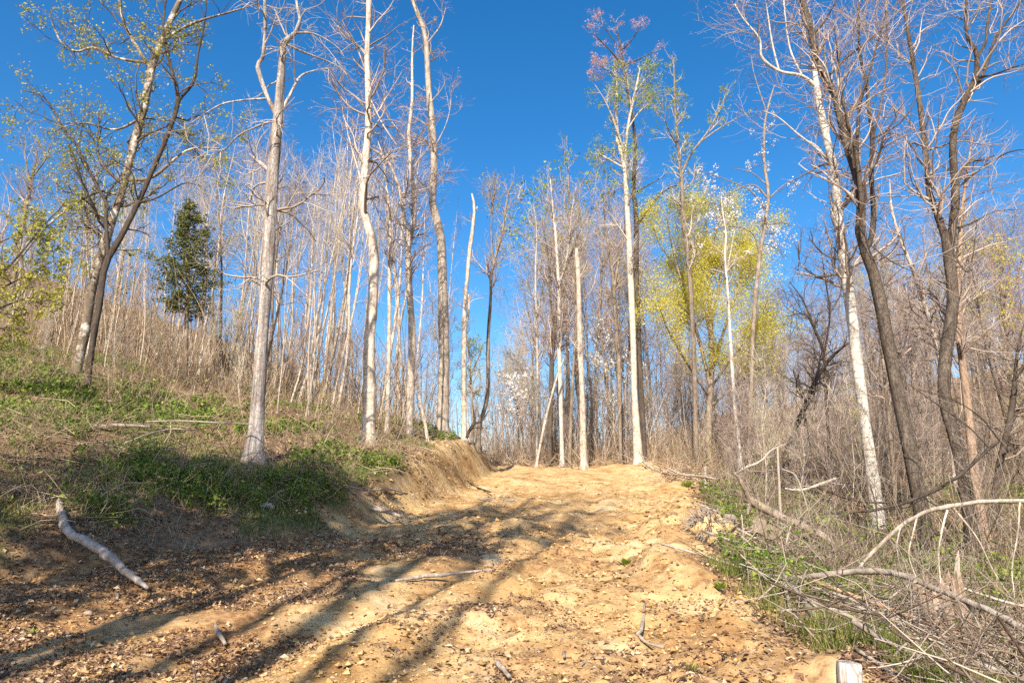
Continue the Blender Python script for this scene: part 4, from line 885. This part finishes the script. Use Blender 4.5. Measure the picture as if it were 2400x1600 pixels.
stick('dark_branch', 'long black branch sweeping low past the white-barked tree to the right', 'darkwood', [(1932,1203,5),(1990,1200,6),(2059,1193,7),(2136,1172,8),(2238,1121,8),(2319,1050,7),(2345,1030,4)], [15.5,15.5,15.5,15.5,15.5,15.5,15.5], 6, twigs=14,
      forks=[([(2319,1050,4),(2270,1000,3.5),(2200,950,3),(2130,900,2)], [15.5,15.6,15.7,15.8]), ([(2345,1035,4),(2300,980,3),(2240,940,2),(2150,910,1.5)], [15.5,15.4,15.3,15.2])])
stick('dark_branch', 'dark dead branch lying on the slope left of the white-barked trunk', 'darkwood', [(1890,1158,5),(1940,1170,6),(1990,1190,6),(2050,1200,5),(2120,1196,3)], [19,19,18.8,18.6,18.4], 7, lift=.25, twigs=8)
stick('pale_branch', 'pale barkless pole propped on the right slope below the rotten log', 'drift', [(1835,1352,3),(1838,1300,3),(1848,1250,5),(1853,1232,3)][::-1], [11,11,11,11], 8)
stick('leaning_branch', 'brown dead branch leaning from the verge to the standing white stake', 'deadwood', [(1718,1112,4),(1752,1094,6),(1786,1078,5),(1806,1056,4),(1840,1040,2)], [20,20,20,20,20], 9, twigs=4)
stick('thin_switch', 'thin upright tan switch in front of the brown sandstone block', 'pale', [(1748,1338,4),(1745,1290,4),(1742,1250,3.5),(1738,1205,2.5)], [10.6,10.6,10.6,10.6], 10)
stick('slanting_stick', 'short dark stick slanting in front of the upturned root mass', 'darkwood', [(1683,1262,3),(1710,1245,4),(1740,1225,3.5)], [11.6,11.7,11.8], 11)
stick('white_splinter', 'long bleached splinter lying at the edge of the clearing', 'drift', [(1664,1155,4),(1690,1160,8),(1720,1172,8),(1745,1184,4)], None, 12, lift=.05)
stick('root_log', 'grey root-ended log at the edge of the clearing near the tall white tree', 'drift', [(1508,1082,5),(1530,1098,8),(1560,1108,8),(1590,1114,8),(1615,1122,5)], [38,36,34,32,30], 13, lift=.0, cat='log', forks=[([(1512,1085,4),(1506,1070,4),(1504,1055,3)], [38,38,38])])
stick('fallen_log', 'rusty-brown log lying across the far end of the track', 'orange_wood', [(1243,1112,9),(1265,1110,12),(1295,1110,10),(1327,1105,8)], [40,40,40,40], 14, lift=.06, cat='log', forks=[([(1250,1112,11),(1246,1106,12),(1244,1100,8)], [39.8,39.8,39.8])])
stick('fallen_pole', 'grey pole lying in the slash toward the right edge', 'deadwood', [(2230,1370,5),(2280,1385,6),(2340,1405,6),(2420,1425,6)], [8.8,8.7,8.6,8.5], 15)
stick('fallen_pole', 'orange-brown pole lying under the long fallen branch at the right edge', 'orange_wood', [(2295,1432,8),(2340,1475,9),(2385,1515,9),(2430,1550,9)], [7.4,7.0,6.6,6.3], 16)
stick('dead_branch', 'forked grey branch at the verge below the root-ended log', 'deadwood', [(1560,1100,4),(1600,1118,6),(1640,1122,7),(1680,1130,4)], [27,26,25,24], 60, lift=.1, twigs=6)
stick('dead_branch', 'thin bare branch arching over the brush right of the white stake', 'deadwood', [(1832,1098,3),(1862,1112,4),(1880,1150,3.5),(1895,1200,3),(1905,1245,2)], [14,14,14,14,14], 61, twigs=3)
stick('dead_branch', 'grey crooked branch on the slope between stake and dark trunk', 'deadwood', [(1840,1145,5),(1880,1148,7),(1920,1135,6),(1960,1120,4)], [17,17,17,17], 62, twigs=6)
stick('dead_branch', 'long thin grey branch running down through the heap toward the cut post', 'deadwood', [(1880,1400,6),(1960,1430,8),(2050,1470,9),(2130,1500,8),(2220,1540,6)], [7.6,7.3,7.0,6.7,6.4], 63, twigs=8)
stick('dead_branch', 'pale branch lying behind the cut post at the bottom edge', 'drift', [(2005,1520,8),(2060,1555,10),(2120,1600,11)], [5.8,5.5,5.2], 64, twigs=4)
stick('dead_branch', 'bent whitish twig branch curling up at the bottom of the heap', 'drift', [(2080,1560,6),(2110,1520,6),(2150,1495,6),(2190,1500,4),(2230,1520,3)], [5.8,5.8,5.8,5.8,5.8], 65, twigs=6)
stick('dead_branch', 'grey branch sloping through the middle of the heap', 'deadwood', [(1905,1375,5),(1990,1402,7),(2070,1440,7),(2140,1470,5)], [8.2,7.9,7.6,7.3], 66, twigs=8)
stick('dead_branch', 'dark thin branch standing slanted in the lower right brush', 'darkwood', [(2250,1590,4),(2300,1500,4),(2340,1430,3),(2360,1400,2)], [5.9,6.0,6.1,6.2], 67, twigs=3)
# left bank
stick('grey_log', 'smooth grey crooked log lying on the leafy slope at lower left', 'deadwood', [(138,1178,14),(144,1205,18),(153,1244,20),(172,1258,20),(194,1269,20),(245,1300,21),(286,1336,19),(320,1362,16),(346,1382,8)], [10.6,10.2,9.7,9.5,9.35,8.9,8.5,8.2,8.05], 20, lift=.02, cat='log', forks=[([(194,1269,9),(206,1262,7),(214,1252,4)], [9.35,9.35,9.35])])
stick('short_branch', 'short mossy branch upright in the grass beside the grey log', 'deadwood', [(232,1148,12),(240,1165,14),(250,1195,14),(252,1220,12)], [11.4,11.2,11.0,10.9], 21, forks=[([(248,1222,5),(220,1236,5),(186,1250,4)], [10.8,10.4,10.0])])
stick('dark_twig_branch', 'curved dark forked branch lying in the grass above the grey log', 'darkwood', [(240,1045,3),(246,1062,4),(286,1096,5),(316,1116,5),(352,1114,5)], [13.6,13.6,13.3,13.1,13.0], 22, lift=.12, twigs=5, forks=[([(283,1092,3),(276,1070,2.5),(250,1048,1.5)], [13.3,13.4,13.5]), ([(246,1060,3),(225,1045,2),(205,1035,1)], [13.6,13.7,13.8])])
stick('fallen_log', 'brown log half buried in brushwood across the upper left bank', 'deadwood', [(95,1014,8),(150,1010,10),(210,1006,10),(290,1002,9),(350,1004,6)], [15.6,15.6,15.6,15.6,15.6], 23, lift=.05, cat='log', twigs=8)
stick('fallen_pole', 'long thin pole lying level left of the snag', 'deadwood', [(340,998,3),(420,996,4),(500,1000,4),(590,1004,3)], [15.8,15.7,15.6,15.5], 24, lift=.1)
stick('fallen_pole', 'thin pale stick lying on the bank below the long level pole', 'pale', [(290,1052,3),(340,1032,4),(400,1018,3),(465,1022,2)], [14.4,14.5,14.6,14.6], 25, lift=.12)
stick('wood_slab', 'flat pale slab of split wood on the sunlit left slope', 'drift', [(92,1106,4),(118,1100,12),(148,1096,9)], [12.6,12.6,12.6], 26, lift=.03)
stick('pale_sticks', 'pale forked stick on the edge of the bank above the track', 'deadwood', [(812,1186,4),(845,1193,6),(877,1200,8),(910,1207,9),(942,1219,8)], [16.6,16.2,15.8,15.4,15.0], 27, lift=.07, forks=[([(870,1188,2),(890,1198,4),(912,1207,5)], [15.9,15.7,15.4])])
stick('thin_stick', 'thin bowed stick on the shaded bank under the S-bend tree', 'deadwood', [(852,1163,2.5),(880,1156,3.5),(910,1153,4),(955,1163,3)], None, 28, lift=.08)
stick('brown_block', 'weathered chunk of wood on the bank just below the snag', 'deadwood', [(608,1190,8),(622,1193,15),(642,1196,12)], None, 29, lift=.06)
stick('twisted_sapling', 'black crooked dead sapling on the lip of the cut bank', 'darkwood', [(1094,1026,8),(1100,1008,7),(1112,994,6),(1112,975,4),(1108,950,2)], [31,31,31,31,31], 30, twigs=3, forks=[([(1113,992,5),(1130,985,4),(1145,962,2)], [31,31,31])])
stick('roots', 'dark hanging root along the cut face of the bank', 'darkwood', [(1060,1100,3),(1085,1122,4),(1110,1140,4),(1150,1155,3)], None, 31, lift=.03)
# on the track
stick('track_stick', 'long straight stick lying across the middle of the track', 'deadwood', [(928,1366,7),(1000,1355,9),(1045,1351,8),(1110,1344,6),(1170,1338,4)], None, 40, lift=.03)
stick('track_stick', 'thin dark bent stick lying across the near part of the track', 'darkwood', [(989,1442,4),(1040,1428,4.5),(1086,1420,4.5),(1150,1420,4),(1223,1417,2.5)], None, 41, lift=.02)
stick('track_stick', 'stick lying across the far shaded part of the track', 'deadwood', [(1121,1172,4),(1150,1175,5),(1208,1175,5)], None, 42, lift=.04)
stick('wood_chip', 'split pale wood chip at the bottom edge of the track', 'drift', [(1161,1553,6),(1172,1565,13),(1194,1592,9)], None, 43, lift=.02)
stick('wood_chip', 'upright pale wood splinter in the lower left leaf litter', 'drift', [(503,1470,4),(510,1488,11),(527,1516,8)], None, 44, lift=.03)
stick('thin_stalk', 'thin pale stalk standing at the bottom edge left of centre', 'pale', [(461,1605,4),(458,1580,3.5),(456,1556,2)], [5.15,5.15,5.15], 45)
stick('wood_chip', 'grey bark scrap on the leaves below the grey log', 'deadwood', [(268,1384,4),(275,1394,14),(274,1410,6)], None, 46, lift=.03)
stick('wood_chip', 'bleached stick lying right of centre on the sunny track', 'drift', [(1492,1490,5),(1504,1478,9),(1512,1418,5)], None, 47, lift=.02)
stick('wood_chip', 'pale split stick pointing down the track at lower right', 'drift', [(1484,1478,4),(1505,1502,8),(1520,1512,6),(1556,1522,8)], None, 48, lift=.02)
stick('wood_chip', 'grey slab of bark half buried in the track edge near the fallen branch', 'deadwood', [(1538,1322,8),(1552,1330,14),(1575,1345,10)], None, 49, lift=.04)
stick('wood_chip', 'short upright peg of grey wood in the lower middle of the track', 'deadwood', [(1318,1500,8),(1320,1520,9),(1322,1545,7)], None, 50, lift=.02)
stick('track_stick', 'pale curved stick low right on the sunny track', 'drift', [(1360,1566,3),(1385,1550,5),(1420,1548,3)], None, 51, lift=.02)
stick('track_stick', 'slim stick in the sunny clearing right of the track', 'deadwood', [(1530,1232,3),(1550,1222,4),(1590,1224,3)], None, 52, lift=.03)
stick('track_stick', 'short pale stick in the middle of the sunny stretch of track', 'drift', [(1378,1260,3),(1395,1256,4.5),(1410,1254,3)], None, 53, lift=.03)

# loose branches of the brush heap: individuals that nothing tells apart
rb = np.random.default_rng(77)
for k in range(64):
    Y = rb.uniform(5.4, 17); x0 = float(tb(T_XR, Y)) + rb.uniform(.6, 5.0); L = rb.uniform(.8, 2.2); a = rb.normal(-.5, .7); n = 9
    t = np.linspace(-.5, .5, n)*L; bow = rb.normal(0, .12)*(t/L)**2*L
    P = np.stack([x0 + t*math.cos(a), Y + t*math.sin(a), np.zeros(n)], 1)
    P[:,0] += bow; g0 = HG(P[:,0], P[:,1]); q = np.polyfit(t, g0, 1); line = np.polyval(q, t); P[:,2] = line + np.max(g0 - line)*.7 + rb.uniform(.03, .32) + bow
    R = rb.uniform(.010, .026)*(1 - .6*np.linspace(0, 1, n))
    off = P.mean(0); P2 = np.concatenate([P[:1], P, P[-1:]]); R2 = np.concatenate([R[:1]*.05, R, R[-1:]*.05])
    e = empty('loose_branch', off, 'loose dead branch lying in the tangled brush heap on the right verge', 'branch', 'loose branches of the right brush heap')
    V, F = tube(P2[None], R2[None], 6, 1 + .1*rb.normal(size=(1, n+2, 6))); mesh_obj('stem', V - off, F, M[['deadwood','deadwood','drift','orange_wood','darkwood'][rb.integers(5)]], e)
    P1, R1 = grow(rb, P[None], R[None], 5, 5, .2, 1, .8, .05, .2, .55, .004, Labs=(.3,.9)); gg = Geo().add(*tube(P1, R1, 4)); P3, R3 = grow(rb, P1, R1, 10, 4, .2, 1, .7, .03, .2, .6, .003, Lr=.5); gg.add(*tube(P3, R3, 3)); gg.obj('twigs', M['slash'], e, off)['kind'] = 'stuff'

# standing stakes, stumps, stones
def post(name, label, px, top, bot, wpx, Y, mat, seed, cat='post', lean=0.0, jag=.0, wtop=None):
    rng = np.random.default_rng(seed); T = at(px[1], top, Y); B = at(px[0], bot, Y); gz = Hs(B[0], Y); B[2] = min(B[2], gz) - .15
    r0 = wpx*.5*span(bot, Y); r1 = (wtop or wpx)*.5*span(top, Y); k = 14; n = 12
    z = np.linspace(0, 1, n); P = B + (T - B)*z[:,None]; R = r0 + (r1 - r0)*z
    P = np.concatenate([P, P[-1:] + (T-B)*.004, P[-1:] + (T-B)*.0045]); R = np.concatenate([R, R[-1:]*.86, R[-1:]*.02]); R[n-1] *= .97
    wob = 1 + .05*rng.normal(size=(1, 1, k)) + .02*rng.normal(size=(1, n+2, k))
    V, F = tube(P[None], R[None], k, wob); V = V.reshape(n+2, k, 3)
    if jag > 0: V[n-1:n+1, :, 2] += rng.uniform(-jag, jag*.4, (1, k)); V[n+1,:,2] -= jag*.8
    e = empty(name, (B[0], Y, gz), label, cat); mesh_obj('shaft', V.reshape(-1,3) - np.array([B[0], Y, gz]), F, M[mat], e, smooth=True)
    return e
post('cut_post', 'sawn grey post with a flat top at the bottom right corner of the track', (1988,1990), 1552, 1720, 60, 4.75, 'snag', 1, 'post', wtop=57)
post('white_stake', 'slim bleached stake standing on the right slope beside the leaning branch', (1827,1822), 1049, 1206, 7, 16, 'drift', 2, 'post', jag=.05, wtop=5)
post('short_stub', 'short grey stub standing at the edge of the clearing', (1651,1653), 1093, 1132, 7, 26, 'drift', 3, 'post', jag=.05)
post('small_stump', 'low dark cut stump on the bank below the S-bend tree', (921,921), 1062, 1088, 31, 21, 'darkwood', 4, 'stump')
def shattered_stump():
    Y = 8.6; C = at(2205, 1420, Y); gz = Hs(C[0], Y); rng = np.random.default_rng(5)
    e = empty('shattered_stump', (C[0], Y, gz), 'shattered brown stump with a tall splinter under the long fallen branch', 'stump')
    k = 26; a = np.arange(k)*2*math.pi/k; zt = at(2205, 1350, Y)[2]
    zs = [gz-.2, gz+.1, gz+(zt-gz)*.5, zt, zt, gz+.2]; rs = [.42,.34,.27,.23,.17,.10]
    V = []
    rad = 1 + .16*rng.normal(size=k)
    for j, (z, r) in enumerate(zip(zs, rs)):
        jz = rng.uniform(-.30, .12, k) if j == 3 else (rng.uniform(-.35, .0, k) if j == 4 else 0)
        V.append(np.stack([np.cos(a)*r*rad, np.sin(a)*r*rad, a*0 + z - gz + jz], 1))
    V = np.concatenate(V); F = [[j*k+i, j*k+(i+1)%k, (j+1)*k+(i+1)%k, (j+1)*k+i] for j in range(5) for i in range(k)]
    mesh_obj('stump', V, F, M['rust'], e, smooth=False)
    tp = at(2240, 1288, Y); b = at(2232, 1400, Y); P = b + (tp - b)*np.linspace(0,1,6)[:,None]; P[:,1] -= .05
    Vs, Fs = tube(P[None], np.array([[.05,.045,.035,.03,.025,.004]]), 5); mesh_obj('splinter', Vs - np.array([C[0], Y, gz]), Fs, M['drift'], e, smooth=False)
    for (px, py, h) in ((2170,1400,.5),(2190,1450,.6),(2250,1440,.7),(2225,1470,.6)):
        b = at(px, py, Y-.3); P = b + np.array([rng.normal(0,.05), .1, h])*np.linspace(-.5,.5,5)[:,None]
        Vs, Fs = tube(P[None], np.array([[.03,.04,.035,.025,.005]]), 5); mesh_obj('bark_slab', Vs - np.array([C[0], Y, gz]), Fs, M['rust'], e, smooth=False)
shattered_stump()
def stone(name, label, px, py, wpx, sx, sy, sz, seed, mat='stone', Y=None, cat='stone', rot=0.0, sub=3, rough=.18, box=False):
    Y = Y or hit(px, py); r = wpx*.5*span(py, Y); c = at(px, py, Y); rng = np.random.default_rng(seed)
    bm = bmesh.new()
    if box: bmesh.ops.create_cube(bm, size=1.6); bmesh.ops.subdivide_edges(bm, edges=bm.edges[:], cuts=5, use_grid_fill=True)
    else: bmesh.ops.create_icosphere(bm, subdivisions=sub, radius=1)
    ph = rng.uniform(0, 9, 6)
    for v in bm.verts:
        p = v.co; f = 1 + rough*(math.sin(p.x*2.3+ph[0])*math.sin(p.y*2.7+ph[1]) + .6*math.sin(p.z*4+ph[2]+p.x*3) + .4*rng.normal()*.5)
        v.co = Vector((p.x*f*sx*r, p.y*f*sy*r, p.z*f*sz*r))
    V = np.array([v.co[:] for v in bm.verts]); F = [[v.index for v in f.verts] for f in bm.faces]; bm.free()
    me = bpy.data.meshes.new(name); me.from_pydata(V.tolist(), [], F); me.materials.append(M[mat])
    o = bpy.data.objects.new(name, me); COL.objects.link(o); o.location = c; o.rotation_euler = (rng.normal(0,.1), rng.normal(0,.1), rot)
    tag(o, label, cat); return o
stone('sandstone_block', 'angular brown sandstone block below the rotten log on the right slope', 1792, 1240, 62, 1, .7, .62, 1, Y=12.4, rot=.4, box=True, rough=.10).rotation_euler = (.2, .45, .4)
stone('grey_rock', 'grey lichen-pale rock on the edge of the clearing behind the root mass', 1712, 1214, 34, 1, .8, .6, 2, mat='drift', Y=12.8)
stone('buried_stone', 'yellow rounded stone set in the near left leaf litter', 206, 1436, 22, 1, .8, .5, 3, mat='stone')
stone('buried_stone', 'clay-caked lump at the edge of the track under the fallen branch', 1535, 1362, 40, 1, .8, .7, 4, mat='stone')
stone('buried_stone', 'small dark stone near the middle bottom of the track', 1262, 1530, 13, 1, .8, .9, 5, mat='deadwood')
# upturned root mass of matted roots and soil
def root_mass():
    rng = np.random.default_rng(8); Y = 11.9; c = at(1668, 1238, Y); gz = Hs(c[0], Y)
    e = empty('root_mass', (c[0], Y, gz), 'upturned mat of grey roots and soil at the lip of the right verge', 'root mass')
    m = 260; d = nrm(rng.normal(size=(m,3))*np.array([1,.8,.8]) + np.array([-.3,-.5,.4])); s = rng.uniform(0,.25,(m,1))
    C = np.empty((m,5,3)); C[:,0] = (c - np.array([c[0],Y,gz])) + d*s + np.array([0,.1,-.05])
    for k in range(1,5):
        d = nrm(d + rng.normal(0,.3,(m,3)) + np.array([0,0,-.15])); C[:,k] = C[:,k-1] + d*.09
    V, F = tube(C, np.outer(rng.uniform(.006,.018,m), [1,.9,.7,.5,.25]), 4); mesh_obj('roots', V, F, M['deadwood'], e)
    bm = bmesh.new(); bmesh.ops.create_icosphere(bm, subdivisions=3, radius=1)
    V = np.array([v.co[:] for v in bm.verts]); F = [[v.index for v in f.verts] for f in bm.faces]; bm.free()
    V = V*(1 + .18*rng.normal(size=(len(V),1)))*np.array([.42,.34,.26]) + (c - np.array([c[0],Y,gz])) + np.array([.05,.15,-.08])
    mesh_obj('soil', V, F, M['clod'], e)
root_mass()

# small plants
def weed(name, label, px, py, n, L, mat, seed, Y=None, cat='plant', wide=.28):
    rng = np.random.default_rng(seed); Y = Y or hit(px, py); p = at(px, py, Y); z = float(HG(np.array([p[0]]), np.array([Y]))[0])
    V = []
    for i in range(n):
        a = rng.uniform(0, 6.283); l = L*rng.uniform(.6,1.2); up = rng.uniform(.4,1.6); d = np.array([math.cos(a), math.sin(a), up]); d /= np.linalg.norm(d); u = np.array([-math.sin(a), math.cos(a), 0]); b = rng.normal(0, L*.25, 3)*np.array([1,1,0])
        V += [b, b + d*l*.5 + u*l*wide, b + d*l, b + d*l*.5 - u*l*wide]
    o = mesh_obj(name, np.array(V), np.arange(n*4).reshape(-1,4), mat, None, (p[0], Y, z), smooth=False); tag(o, label, cat); return o
weed('green_weed', 'small leafy green weed alone on the sunny track', 1465, 1328, 40, .10, M['leaf_green'], 1)
weed('grass_tuft', 'bright green grass tuft at the upper right rim of the clearing', 1612, 1150, 120, .30, M['leaf_green'], 2, wide=.05)
weed('grass_tuft', 'little grass tuft low right on the track near the bottom edge', 1617, 1588, 60, .09, M['grass'], 3, wide=.06)
weed('green_weed', 'green weed at the dirt edge below the fallen branch', 1690, 1410, 40, .09, M['leaf_green'], 4)
weed('grass_tuft', 'small grass tuft in the leaves at far lower left', 70, 1488, 50, .09, M['grass'], 5, wide=.06)
weed('green_bush', 'leafy green bush in front of the brown sandstone block', 1762, 1318, 260, .22, M['vine'], 6, Y=10.4, wide=.16)
weed('green_bush', 'leafy green bush at the foot of the dark furrowed trunk', 2070, 1300, 420, .35, M['leaf_green'], 7, Y=13.5, wide=.16)
weed('green_bush', 'low green leafy clump under the middle of the long fallen branch', 2040, 1430, 160, .16, M['vine'], 9, Y=7.6, wide=.18)
weed('green_bush', 'green clump between the fallen branch and the dirt edge', 1800, 1400, 140, .14, M['vine'], 10, Y=8.0, wide=.18)
weed('green_bush', 'yellow-green clump at the foot of the shattered stump', 2170, 1470, 140, .16, M['leaf_green'], 11, Y=7.4, wide=.14)
weed('green_bush', 'bright green leafy clump at the far lower right corner', 2365, 1570, 90, .16, M['leaf_green'], 8, Y=6.2, wide=.12)
print('objects', len(SC.objects), 'tris', sum(len(m.polygons)*2 for m in bpy.data.meshes))
